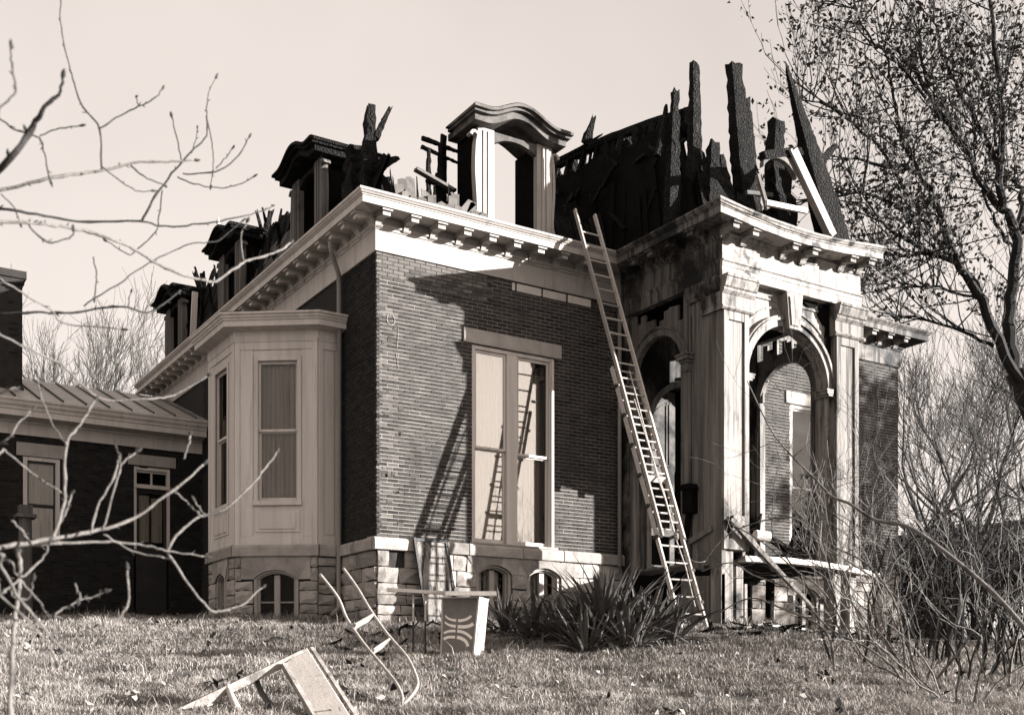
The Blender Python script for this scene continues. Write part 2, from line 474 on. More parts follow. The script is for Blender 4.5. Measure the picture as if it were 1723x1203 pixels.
MB().box(WORLD, 0.02, XR-0.02, 0.02, YL-0.02, 6.45, 6.6).build('ceiling', 'interior', HOUSE)
MB().box(WORLD, 0.3, XR-0.3, 1.6, 1.65, 0.0, 6.44).build('inner_wall', 'interior', HOUSE)
MB().box(WORLD, 0.3, XR-0.3, 0.3, 9, 1.2, 1.3).build('floor', 'interior', HOUSE)

# ---- stonework
def hewn(F, u0, u1, z0, z1, n=0.05, depth=0.25, rough=0.035, poly=None):
    """one quarry-faced block"""
    b = MB(); k = 4
    g = 0.010
    u0 += g; u1 -= g; z0 += g; z1 -= g
    vs = []
    for i in range(k):
        for j in range(k):
            u = u0+(u1-u0)*i/(k-1); z = z0+(z1-z0)*j/(k-1)
            edge = i in (0, k-1) or j in (0, k-1)
            bul = 0 if edge else random.uniform(0.2, 1.3)*rough
            jit = 0.010
            vs.append(F.p(u+random.uniform(-jit, jit), n-0.012+bul+random.uniform(-.003, .003), z+random.uniform(-jit, jit)))
    fs = [(i*k+j, (i+1)*k+j, (i+1)*k+j+1, i*k+j+1) for i in range(k-1) for j in range(k-1)]
    b.add(vs, fs)
    ring = [(i, 0) for i in range(k)]+[(k-1, j) for j in range(1, k)]+[(i, k-1) for i in range(k-2, -1, -1)]+[(0, j) for j in range(k-2, 0, -1)]
    o = len(b.v)
    for i, j in ring:
        u = u0+(u1-u0)*i/(k-1); z = z0+(z1-z0)*j/(k-1)
        b.v.append(F.p(u, n-depth, z))
    m = len(ring)
    for q in range(m):
        i0, i1 = ring[q], ring[(q+1) % m]
        b.f.append((i0[0]*k+i0[1], i1[0]*k+i1[1], o+(q+1) % m, o+q))
    return b

def arch_pts(c, w, s, rise, n=14):
    Rr = (w*w/4+rise*rise)/(2*rise); cz = s+rise-Rr
    a = math.asin(min(1, (w/2)/Rr))
    return [(c+Rr*math.sin(-a+2*a*i/n), cz+Rr*math.cos(-a+2*a*i/n)) for i in range(n+1)]

def stone_base(F, u0, u1, windows, parent, ztop=1.22, zbot=-0.35, rough=0.035, n=0.05, gaps=()):
    """windows: (centre, width, spring, rise); courses of hewn blocks, wedge blocks over each window"""
    MBb = MB()
    holes = [(c-w/2, c+w/2, -1, s) for c, w, s, r in windows]
    slab(MBb, F, u0, u1, zbot, ztop, -0.25, n-0.06, [(c-w/2, c+w/2, -1, s+r) for c, w, s, r in windows])
    base = MBb.build('stone_base', 'joint', parent)
    wedge = [(c-w/2*1.5, c+w/2*1.5, s, ztop) for c, w, s, r in windows]
    z = ztop
    while z > zbot:
        h = random.choice([0.17, 0.2, 0.24, 0.28, 0.33]); z0 = max(z-h, zbot)
        if z0-zbot < 0.1: z0 = zbot
        zc = (z+z0)/2
        cuts = sorted([(a, b) for a, b, p, q in holes if p < zc < q]+[(a, b) for a, b, p, q in wedge if p-0.02 < zc < q]+[(a, b) for a, b, p, q in gaps if p < zc < q])
        iv = []; a = u0
        for c0, c1 in cuts:
            if c0 > a+0.02: iv.append((a, c0))
            a = max(a, c1)
        if a < u1-0.02: iv.append((a, u1))
        for a, c in iv:
            x = a
            while x < c-1e-4:
                L = random.uniform(0.28, 0.75)
                x1 = x+L
                if c-x1 < 0.2: x1 = c
                hewn(F, x, x1, z0, z, n, rough=rough).build('stone', 'stone', base)
                x = x1
        z = z0
    for c, w, s, r in windows:
        arc = arch_pts(c, w, s, r, 12)
        for k in range(3):
            a = arc[k*4:k*4+5]
            f0, f1 = k/3, (k+1)/3
            top = [(c+(f1-0.5)*w*1.5, ztop-0.006), (c+(f0-0.5)*w*1.5, ztop-0.006)]
            if k == 0: top[1] = (c-0.5*w*1.5, ztop-0.006)
            poly = [(u+(0.004 if i == 0 else -0.004 if i == len(a)-1 else 0), zz+0.004) for i, (u, zz) in enumerate(a)]+top
            o = MB().prism(F, poly, -0.2, n+random.uniform(0, 0.015)).build('stone', 'stone', base)
            bev(o, 0.012)
        for s_ in (-1, 1):      # springers: wedge of walling beside the arch stones
            e, tp = (c+s_*w/2, s), (c+s_*w*0.75, ztop-.01)
            zm = (s+ztop)/2; f = (zm-s)/(tp[1]-s); xm = e[0]+(tp[0]-e[0])*f; xo = c+s_*w*0.75
            for poly in ([(e[0]+s_*.012, s+.004), (xo, s+.004), (xo, zm-.008), (xm+s_*.012, zm-.008)], [(xm+s_*.012, zm+.004), (xo, zm+.004), (xo, tp[1]-.01), (tp[0]-s_*.004, tp[1]-.01)]):
                bev(MB().prism(F, poly, -0.2, n-0.004+random.uniform(0, .012)).build('stone', 'stone', base), .010)
    return base

def water_table(F, u0, u1, parent, n=0.10, lens=(0.7, 1.3), z0=1.22, z1=1.44, skip=None):
    x = u0
    while x < u1-1e-4:
        x1 = x+random.uniform(*lens)
        if u1-x1 < 0.35: x1 = u1
        if skip is None or not skip((x+x1)/2):
            b = MB(); b.along(F, [(-0.2, z0+.004), (n, z0+.004), (n, z1-0.05), (n-0.03, z1-.006), (-0.2, z1+0.004)], x+0.004, x1-0.004)
            bev(b.build('water_table_block', 'stone', parent), 0.008)
        x = x1

def base_window(F, c, w, s, r, parent, z0=-0.1, boards=False):
    """segment-headed cellar window with two lights"""
    P = empty('cellar_window', (0, 0, 0), parent=parent)
    arc = arch_pts(c, w-0.02, s, r-0.01, 14); t = 0.055
    arc2 = arch_pts(c, w-0.02-2*t, s, r-0.01-t*0.6, 14)
    out = [(c-w/2+.01, z0)]+arc+[(c+w/2-.01, z0)]
    inn = [(c-w/2+.01+t, z0)]+arc2+[(c+w/2-.01-t, z0)]
    MB().strip(F, out, inn, -0.10, 0.0).build('frame', 'white_paint_sun', P)
    t2 = 0.04
    arc3 = arch_pts(c, w-0.02-2*t-2*t2, s, r-0.01-t*0.6-t2*.7, 14)
    inn2 = [(c-w/2+.01+t+t2, z0)]+arc3+[(c+w/2-.01-t-t2, z0)]
    MB().strip(F, inn, inn2, -0.14, -0.05).build('sash', 'white_paint_sun', P)
    b = MB(); b.box(F, c-0.05, c+0.05, -0.14, -0.06, z0, s+r-0.1)
    b.box(F, c-w/2+0.08, c-0.05, -0.13, -0.08, s*0.48, s*0.48+0.025); b.box(F, c+0.05, c+w/2-0.08, -0.13, -0.08, s*0.48, s*0.48+0.025)
    b.build('glazing_bar', 'white_paint_sun', P)
    for a, d in ((c-w/2+0.05, c-0.05), (c+0.05, c+w/2-0.05)):
        MB().box(F, a, d, -0.125, -0.120, z0, s+r-0.09).build('pane', 'dim_glass', P)
    if boards:
        for q in range(3):
            x = c-w/2+0.1+q*(w-0.2)/3
            MB().box(F, x, x+0.12, -0.2, -0.18, z0, s+0.05).build('board', 'grey_wood', P)
    MB().box(F, c-w/2, c+w/2, -0.5, -0.48, z0, s+r).build('dark_room', 'interior', P)

CW = [(2.33, 0.76, 0.93, 0.16), (3.42, 0.76, 0.93, 0.16)]
stone_base(FRONT, 0.0, XP0, CW, HOUSE, gaps=[(0.22, 0.52, 1.02, 1.22)])
for c in CW: base_window(FRONT, *c, HOUSE, boards=True)
stone_base(LEFT, 0.0, 1.5, [], HOUSE)
water_table(FRONT, -0.08, XP0, HOUSE)
water_table(LEFT, 0.0, 1.5, HOUSE)
MB().box(WORLD, 0.0, 0.3, 4.8, YL, -0.5, 1.44).build('stone_base', 'joint', HOUSE)
CWR = [(10.35, 0.8, 0.85, 0.17)]
stone_base(FRONT, XP1, XR, CWR, HOUSE)
base_window(FRONT, *CWR[0], HOUSE)
water_table(FRONT, XP1, XR, HOUSE)

# ---- sweeps: frieze and cornice round the whole plan
def sweep(path, profile, side=1):
    """returns one MB per segment; profile closed, (out, z); mitred at the corners"""
    P = [np.array(p, float) for p in path]; n = len(P)
    nor = []
    for i in range(n-1):
        d = (P[i+1]-P[i]); d /= np.linalg.norm(d); nor.append(np.array([d[1], -d[0]])*side)
    mit = []
    for i in range(n):
        if i == 0: mit.append(nor[0])
        elif i == n-1: mit.append(nor[-1])
        else:
            m = nor[i-1]+nor[i]; m /= m.dot(nor[i]); mit.append(m)
    out = []
    for i in range(n-1):
        b = MB(); k = len(profile); vs = []
        for j in (i, i+1):
            for o, z in profile:
                q = P[j]+mit[j]*o; vs.append((q[0], q[1], z))
        fs = [(a, (a+1) % k, k+(a+1) % k, k+a) for a in range(k)]+[tuple(range(k-1, -1, -1)), tuple(range(k, 2*k))]
        b.add(vs, fs); out.append(b)
    return out
PLAN = [(0, YL), (0, 0), (XP0, 0), (XP0, YP), (XP1, YP), (XP1, 0), (XR, 0), (XR, YL)]
FRZ = [(-.05, 6.30), (.035, 6.30), (.035, 6.655), (.055, 6.665), (.06, 6.70), (.09, 6.715), (.095, 6.745), (-.05, 6.745)]
CRN = [(-.05, 6.745), (.05, 6.745), (.05, 6.87), (.475, 6.87), (.475, 6.985), (.49, 6.987), (.495, 7.005), (.515, 7.012), (.53, 7.035), (.55, 7.05), (.555, 7.085), (.52, 7.09), (-.05, 7.13)]
fm = ['white_paint_shade', 'white_paint_sun', 'soot_shade_paint', 'frieze_paint', 'frieze_paint', 'soot_shade_paint', 'soot_shade_paint']  # right front run painted darker to stand in for tree shade
for i, b in enumerate(sweep(PLAN, FRZ, 1)):
    b.build('frieze', fm[i], HOUSE)
def sag(x): return -0.14*math.sin(math.pi*min(1, max(0, (x-4.7)/4.05)))
cornices = []
SWP = sweep(PLAN, CRN, 1)
for i, b in enumerate(SWP):
    if i == 3:            # the portico cornice has sagged; its right-hand overhang is mostly gone
        k = len(CRN); A, B_ = b.v[:k], b.v[k:]; nn = 16; vs = []
        for j in range(nn+1):
            for (x0, y0, z0), (x1, y1, z1) in zip(A, B_):
                if x1 > XP1: x1 = XP1+(x1-XP1)*0.3
                x = x0+(x1-x0)*j/nn; vs.append((x, y0+(y1-y0)*j/nn, z0+sag(x)+random.uniform(-.006, .006)))
        b = MB(); b.add(vs, [(j*k+a, j*k+(a+1) % k, (j+1)*k+(a+1) % k, (j+1)*k+a) for j in range(nn) for a in range(k)]+[tuple(range(k-1, -1, -1)), tuple(nn*k+a for a in range(k))])
    if i == 4: b.v = [(XP1+(x-XP1)*0.3 if x > XP1 else x, y, z) for x, y, z in b.v]
    cornices.append(b.build('cornice', fm[i], HOUSE))

def bracket_mesh(F):
    G = Frame((0, 0), F.u, F.n)
    b = MB()
    prof = [(0.05, 6.868), (0.43, 6.868), (0.43, 6.855), (0.40, 6.85), (0.40, 6.765), (0.36, 6.755), (0.30, 6.775), (0.22, 6.80), (0.16, 6.79), (0.12, 6.75), (0.10, 6.70), (0.075, 6.68), (0.05, 6.70)]
    b.along(G, prof, -0.07, 0.07)
    b.box(G, -0.095, 0.095, 0.05, 0.445, 6.835, 6.866)
    return b.mesh('bracket')
BM = {}
def bracket(F, u, parent, m, dz=0.0):
    key = (F.n, m)
    if key not in BM:
        BM[key] = bracket_mesh(F); BM[key].materials.append(MATS[m])
    o = bpy.data.objects.new('bracket', BM[key]); COL.objects.link(o)
    o.location = F.p(u, 0, dz); setparent(o, parent)
for i in range(9): bracket(FRONT, 0.02+i*0.515 if i else 0.0, cornices[1], 'white_paint_sun')
for i in range(27): bracket(LEFT, 0.0+i*0.52, cornices[0], 'white_paint_shade')
PF = Frame((0, YP), (1, 0), (0, -1)); PL = Frame((XP0, 0), (0, 1), (-1, 0)); PR = Frame((XP1, 0), (0, -1), (1, 0))
for u in (5.20, 5.66, 6.62, 7.12, 8.12, 8.62): bracket(PF, u, cornices[3], 'weathered_paint', sag(u))
for u in (-0.85, -1.35, -1.85, -2.45): bracket(PL, u, cornices[2], 'soot_shade_paint')
for i in range(8): bracket(FRONT, XP1+0.7+i*0.54, cornices[5], 'weathered_paint')
# white boards nailed under the frieze
for a, c in ((2.72, 2.78), (2.82, 3.36), (3.40, 3.92), (3.97, 4.5)):
    MB().box(FRONT, a, c, 0.004, 0.02, 6.13, 6.27).build('trim_board', 'white_board' if a < 3.9 else 'white_paint_shade', HOUSE)

# ---- windows
def lintel(F, u0, u1, z0, z1, parent, n=0.03):
    b = MB(); b.box(F, u0, u1, -0.2, n, z0, z1); bev(b.build('lintel', 'lintel_stone', parent), 0.008)

def wavy(b, F, u0, u1, z0, z1, n, amp=0.025, folds=7, ph=0.0, k=48):
    vs, fs = [], []
    for i in range(k+1):
        t = i/k; u = u0+(u1-u0)*t
        d = n+amp*math.sin(t*folds*2*math.pi+ph)+amp*.4*math.sin(t*folds*4.7*math.pi+1.3*ph)
        vs += [F.p(u, d, z0), F.p(u+0.004*math.sin(9*t), d*0.96+n*.04, z1)]
    fs = [(2*i, 2*i+2, 2*i+3, 2*i+1) for i in range(k)]
    return b.add(vs, fs)

def sash(F, u0, u1, z0, z1, zr, P, m='white_paint_sun', n=-0.05, t=0.045, bot=0.08, head=0.05, gl='glass'):
    """double-hung sash pair with a meeting rail at zr"""
    b = MB()
    b.box(F, u0, u0+t, n-0.03, n, zr-0.02, z1); b.box(F, u1-t, u1, n-0.03, n, zr-0.02, z1)
    b.box(F, u0+t, u1-t, n-0.03, n-.001, z1-head, z1); b.box(F, u0+t, u1-t, n-0.03, n+0.004, zr-0.025, zr+0.02)
    b.build('upper_sash', m, P)
    b = MB(); n2 = n-0.035
    b.box(F, u0, u0+t, n2-0.03, n2, z0, zr-.026); b.box(F, u1-t, u1, n2-0.03, n2, z0, zr-.026)
    b.box(F, u0+t, u1-t, n2-0.03, n2-.001, z0, z0+bot); b.box(F, u0+t, u1-t, n2-0.03, n2-.002, zr-0.05, zr-.026)
    b.build('lower_sash', m, P)
    MB().box(F, u0+t, u1-t, n-0.018, n-0.014, zr+.02, z1-head).build('pane', gl, P)
    MB().box(F, u0+t, u1-t, n2-0.018, n2-0.014, z0+bot, zr-0.05).build('pane', gl, P)

P = empty('tall_window', parent=HOUSE)
lintel(FRONT, 1.70, 3.82, 5.03, 5.29, P)
b = MB(); n0, n1 = -0.18, -0.02
b.box(FRONT, 1.88, 1.955, n0, n1, 1.47, 5.02); b.box(FRONT, 3.575, 3.68, n0, n1, 1.47, 5.02)
b.box(FRONT, 1.955, 3.575, n0, n1-.003, 4.95, 5.02); b.box(FRONT, 2.63, 2.86, n0, n1+.004, 1.47, 4.95)
b.box(FRONT, 3.60, 3.66, n1, n1+0.03, 1.47, 4.99)
bev(b.build('casing', 'white_paint_shade', P), 0.006)
bev(MB().box(FRONT, 1.84, 3.72, -0.18, 0.06, 1.44, 1.475).build('sill', 'white_paint_sun', P), 0.006)
sash(FRONT, 1.957, 2.628, 1.477, 4.948, 3.2, P, 'white_paint_shade', n=-0.06, gl='mirror_glass')
sash(FRONT, 2.862, 3.573, 1.477, 4.948, 3.16, P, 'white_paint_shade', n=-0.06, gl='mirror_glass')
wavy(MB(), FRONT, 1.96, 2.63, 1.5, 4.94, -0.155, 0.012, 5).build('curtain', 'curtain', P)
b = MB(); wavy(b, FRONT, 2.86, 3.06, 1.5, 4.9, -0.17, 0.008, 2).build('torn_shade', 'shade_cloth', P)
b = MB(); wavy(b, FRONT, 3.02, 3.46, 1.5, 4.72, -0.21, 0.03, 5, 0.5).build('curtain', 'scorched_curtain', P)
MB().box(FRONT, 1.85, 3.75, -0.62, -0.6, 1.4, 5.1).build('dark_room', 'interior', P)
P = empty('tall_window', parent=HOUSE)
lintel(FRONT, 9.72, 11.74, 5.0, 5.26, P)
b = MB(); b.box(FRONT, 9.86, 9.94, n0, n1, 1.47, 5.0); b.box(FRONT, 11.5, 11.6, n0, n1, 1.47, 5.0); b.box(FRONT, 9.94, 11.5, n0, n1, 4.92, 5.0)
b.box(FRONT, 10.62, 10.82, n0, n1, 1.47, 4.92)
b.build('casing', 'white_paint_sun', P)
sash(FRONT, 9.94, 10.62, 1.48, 4.92, 3.2, P); sash(FRONT, 10.82, 11.5, 1.48, 4.92, 3.2, P)
b = MB(); wavy(b, FRONT, 9.92, 10.62, 3.05, 4.9, -0.125, 0.006, 3).build('roller_shade', 'shade_cloth', P)
MB().box(FRONT, 9.85, 11.65, -0.62, -0.6, 1.4, 5.1).build('dark_room', 'interior', P)

# ---- the bay window on the side wall
BAY = empty('bay_window', parent=HOUSE, label='polygonal wooden bay window painted pale, on a stone base')
BP = [(0.0, 4.84), (-.44, 4.84), (-1.66, 3.92), (-1.66, 2.42), (-.44, 1.5), (0.0, 1.5)]
def facet(a, c):
    d = np.array(c, float)-np.array(a, float); L = np.linalg.norm(d); d /= L
    return Frame(a, (d[0], d[1]), (d[1], -d[0])), L
F5, L5 = facet(BP[4], BP[5]); F4, L4 = facet(BP[3], BP[4]); F3, L3 = facet(BP[2], BP[3]); F2, L2 = facet(BP[1], BP[2]); F1, L1 = facet(BP[0], BP[1])
BZ0, BZ1 = 1.43, 5.30
def bay_face(F, L, win):
    b = MB(); holes = [(win[0], win[1], win[2], win[3])] if win else []
    slab(b, F, 0, L, BZ0, BZ1, -0.12, 0, holes).build('panelling', 'white_paint_shade', BAY)
    b = MB(); e = 0.10
    b.box(F, 0.002, e, 0, 0.022, BZ0, 5.08); b.box(F, L-e, L-.002, 0, 0.022, BZ0, 5.08)          # corner boards
    b.box(F, e, L-e, 0, 0.020, 4.94, 5.08); b.box(F, 0, L, 0, 0.030, 5.08, 5.12)
    b.box(F, e, L-e, 0, 0.018, BZ0, 1.58)
    if win:
        u0, u1, z0, z1 = win
        b.box(F, e, u0-0.09, 0, 0.012, 1.58, 4.94) if u0-0.09 > e+.02 else None
        b.box(F, u1+0.09, L-e, 0, 0.012, 1.58, 4.94) if u1+0.09 < L-e-.02 else None
        b.box(F, u0-0.075, u0, -0.02, 0.028, z0-.02, z1+0.075); b.box(F, u1, u1+0.075, -0.02, 0.028, z0-.02, z1+0.075)
        b.box(F, u0, u1, -0.02, 0.026, z1, z1+0.075)
        b.box(F, u0-0.09, u1+0.09, -0.02, 0.05, z0-0.08, z0)                                     # sill
        # raised panel under the window
        for t, nn in ((0.0, 0.016), (0.07, 0.030), (0.13, 0.012)):
            b.box(F, u0-0.05+t, u1+0.05-t, 0, nn, 1.66+t*.8, 2.06-t*.8)
    else:
        b.box(F, e+0.05, L-e-0.04, 0, 0.014, 1.7, 4.86) if L > 0.5 else b.box(F, e+0.04, L-0.13, 0, 0.012, 1.62, 4.9)
    bev(b.build('moulding', 'white_paint_shade', BAY), 0.005)
bay_face(F5, L5, None); bay_face(F4, L4, (0.43, 1.15, 2.22, 4.74)); bay_face(F3, L3, (0.40, 1.12, 2.22, 4.74))
bay_face(F2, L2, None); bay_face(F1, L1, None)
for F, L in ((F4, L4), (F3, L3)):
    u0, u1 = (0.43, 1.15) if F is F4 else (0.40, 1.12)
    sash(F, u0, u1, 2.22, 4.74, 3.5, BAY, 'white_paint_shade', n=-0.04, t=0.04, bot=0.07)
    MB().box(F, u0-0.1, u1+0.1, -0.65, -0.63, 1.5, 5.0).build('dark_room', 'interior', BAY)
b = MB(); wavy(b, F4, 0.45, 1.13, 2.25, 4.68, -0.16, 0.022, 6).build('curtain', 'grey_curtain', BAY)
b = MB(); wavy(b, F3, 0.42, 0.52, 2.6, 4.72, -0.13, 0.02, 2).build('curtain', 'curtain', BAY)
CRB = [(-.05, 5.12), (.03, 5.12), (.03, 5.26), (.05, 5.27), (.25, 5.30), (.25, 5.40), (.27, 5.405), (.275, 5.43), (.30, 5.45), (.30, 5.475), (.335, 5.50), (.335, 5.53), (-.05, 5.60)]
for b in sweep([(0.0, 4.84), (-.44, 4.84), (-1.66, 3.92), (-1.66, 2.42), (-.44, 1.5), (0.0, 1.5)], CRB, 1): b.build('cornice', 'white_paint_shade', BAY)
MB().add([(x*1.16, 3.17+(y-3.17)*1.08, 5.585) for x, y in BP]+[(0.02, 3.17, 5.80)], [(i, i+1, 6) for i in range(5)]).build('roof', 'tin', BAY)
stone_base(F4, 0, L4, [(0.76, 0.84, 0.82, 0.17)], BAY, n=0.03)
base_window(F4, 0.76, 0.84, 0.82, 0.17, BAY)
stone_base(F3, 0, L3, [(0.75, 0.62, 0.84, 0.15)], BAY, n=0.03)
base_window(F3, 0.75, 0.62, 0.84, 0.15, BAY)
stone_base(F5, 0, L5, [], BAY, n=0.03)
water_table(F4, -0.03, L4+0.03, BAY, 0.08, (1.2, 1.4)); water_table(F3, 0, L3+.02, BAY, 0.08, (1.0, 1.3)); water_table(F5, 0.0, L5, BAY, 0.08)
# downspouts
b = MB(); b.tube([(-0.42, 1.0, 6.7), (-0.36, 1.08, 6.55), (-0.12, 1.32, 6.28), (-0.10, 1.34, 6.1), (-0.10, 1.36, 0.9), (-0.12, 1.30, 0.3), (-0.3, 1.2, 0.15)], 0.045, 10)
b.build('downspout', 'downspout_metal', HOUSE, smooth=True)
b = MB(); b.tube([(-0.40, 6.6, 6.8), (-0.15, 6.8, 6.3), (-0.12, 6.8, 6.1), (-0.12, 6.8, 1.2)], 0.06, 10)
b.build('downspout', 'downspout_metal', HOUSE, smooth=True)
b = MB(); b.tube([(5.13, -0.10, 6.2), (5.13, -0.10, 1.2)], 0.04, 10)
b.build('downspout', 'downspout_metal', HOUSE, smooth=True)
# chalk scrawl on the bricks
b = MB()
b.tube([FRONT.p(0.27+0.075*math.cos(a), 0.006, 5.17+0.085*math.sin(a)) for a in np.linspace(2.4, 8.2, 22)], 0.005, 5)
b.tube([FRONT.p(u, 0.006, z) for u, z in ((0.22, 5.27), (0.20, 5.22))], 0.005, 5)
b.tube([FRONT.p(u, 0.006, z) for u, z in ((0.35, 5.03), (0.40, 5.10), (0.41, 5.0), (0.40, 4.82), (0.385, 4.7))], 0.004, 5)
b.tube([FRONT.p(u, 0.006, z) for u, z in ((0.37, 4.62), (0.375, 4.55), (0.40, 4.50), (0.40, 4.40), (0.42, 4.36))], 0.004, 5)
b.build('chalk_mark', 'lintel_stone', HOUSE, label='white chalk loop and stroke scrawled on the bricks')

# ---- the portico
PORT = empty('portico', parent=HOUSE, label='scorched wooden entrance portico with round arches')
def arch_wall(b, F, u0, u1, z0, z1, c, r, s, n0, n1, k=24):
    """panel with a round-headed opening"""
    b.box(F, u0, c-r, n0, n1, z0, z1) if c-r > u0+1e-3 else None
    b.box(F, c+r, u1, n0, n1, z0, z1) if u1 > c+r+1e-3 else None
    low = [(c-r*math.cos(math.pi*i/k), s+r*math.sin(math.pi*i/k)) for i in range(k+1)]
    b.strip(F, low, [(u, z1) for u, z in low], n0, n1)
    return b
def ring(b, F, c, s, r0, r1, n0, n1, k=28, a0=0.0, a1=math.pi):
    A = [a0+(a1-a0)*i/k for i in range(k+1)]
    return b.strip(F, [(c-r0*math.cos(a), s+r0*math.sin(a)) for a in A], [(c-r1*math.cos(a), s+r1*math.sin(a)) for a in A], n0, n1)

# front: piers, arch, entablature
WP = 'weathered_paint'
def pier(u0, u1, zb, WP=WP):
    b = MB(); b.box(PF, u0, u1, -0.5, 0, zb, 5.44)
    t = 0.12; q0, q1 = u0+t, u1-t           # sunk panel made by applied stiles
    for a, c in ((u0+.002, q0), (q1, u1-.002)): b.box(PF, a, c, 0, 0.035, zb+.01, 5.43)
    b.box(PF, q0, q1, 0, 0.034, 5.28, 5.43); b.box(PF, q0, q1, 0, 0.034, zb+.01, zb+0.2)
    o = b.build('pier', WP, PORT); bev(o, 0.006)
    b = MB()
    prof = [(-0.5, 5.44), (0.04, 5.44), (0.07, 5.47), (0.07, 5.50), (0.05, 5.51), (0.05, 5.70), (0.06, 5.71), (0.10, 5.76), (0.10, 5.80), (0.13, 5.82), (0.17, 5.93), (0.17, 5.965), (0.19, 5.97), (0.19, 6.02), (-0.5, 6.02)]
    b.along(PF, prof, u0-0.05, u1+0.10)
    b.build('capital', WP, PORT)
pier(5.252, 5.86, 1.27); pier(8.08, 8.698, 1.05, 'streaked_paint')
b = MB(); b.along(PF, [(-0.5, 6.022), (0.05, 6.022), (0.05, 6.18), (0.06, 6.185), (0.06, 6.25), (0.085, 6.27), (0.09, 6.298), (-.5, 6.298)], 5.2, 8.75)
b.build('architrave', 'frieze_paint', PORT)
AC, AR, AS = 6.95, 1.02, 4.42
b = MB(); arch_wall(b, PF, 5.862, 8.078, 1.2, 6.02, AC, AR, AS, -0.36, -0.14)
b.build('arch_panel', WP, PORT)
b = MB(); ring(b, PF, AC, AS, AR-.002, AR+0.10, -0.2, -0.06); ring(b, PF, AC, AS, AR+0.10, AR+0.15, -0.2, -0.02); ring(b, PF, AC, AS, AR+0.15, AR+0.19, -0.2, -0.05)
b.build('archivolt', WP, PORT)
b = MB(); ring(b, PF, AC, AS, AR+0.33, AR+0.37, -0.15, -0.115, a0=0.62, a1=1.38); ring(b, PF, AC, AS, AR+0.33, AR+0.37, -0.15, -0.115, a0=math.pi-1.38, a1=math.pi-0.62)
b.box(PF, 5.95, 6.68, -0.15, -0.115, 5.85, 5.89); b.box(PF, 7.22, 7.95, -0.15, -0.115, 5.85, 5.89)
b.box(PF, 7.9, 7.94, -0.15, -0.115, 5.2, 5.85)
b.build('spandrel_moulding', WP, PORT, kind='stuff')
MB().prism(PF, [(7.80, 6.0), (8.07, 6.01), (8.07, 4.5), (8.0, 4.6), (7.97, 5.0), (7.90, 5.3), (7.92, 5.6), (7.74, 5.8)], -0.139, -0.10).build('burnt_strip', 'char_soft', PORT)
MB().prism(PF, [(7.3, 6.015), (7.75, 6.01), (7.70, 5.93), (7.5, 5.90), (7.4, 5.95)], -0.139, -0.10).build('burnt_strip', 'char_soft', PORT)
b = MB(); b.prism(PF, [(AC-0.13, 5.36), (AC+0.13, 5.36), (AC+0.2, 6.0), (AC-0.2, 6.0)], -0.2, 0.07)
b.prism(PF, [(AC-0.09, 5.42), (AC+0.09, 5.42), (AC+0.14, 5.92), (AC-0.14, 5.92)], 0.07, 0.095)
bev(b.build('keystone', WP, PORT), 0.006)
for c in (5.93, 7.97):
    b = MB(); s = 1 if c < 7 else -1
    for (w_, z0, z1) in ((0.05, 4.30, 4.34), (0.09, 4.34, 4.40), (0.11, 4.40, 4.43)):
        b.box(PF, c-0.07, c+w_, -0.37, -0.02+w_*.2, z0, z1) if s > 0 else b.box(PF, c-w_, c+0.07, -0.37, -0.02+w_*.2, z0, z1)
    b.build('impost', WP, PORT)

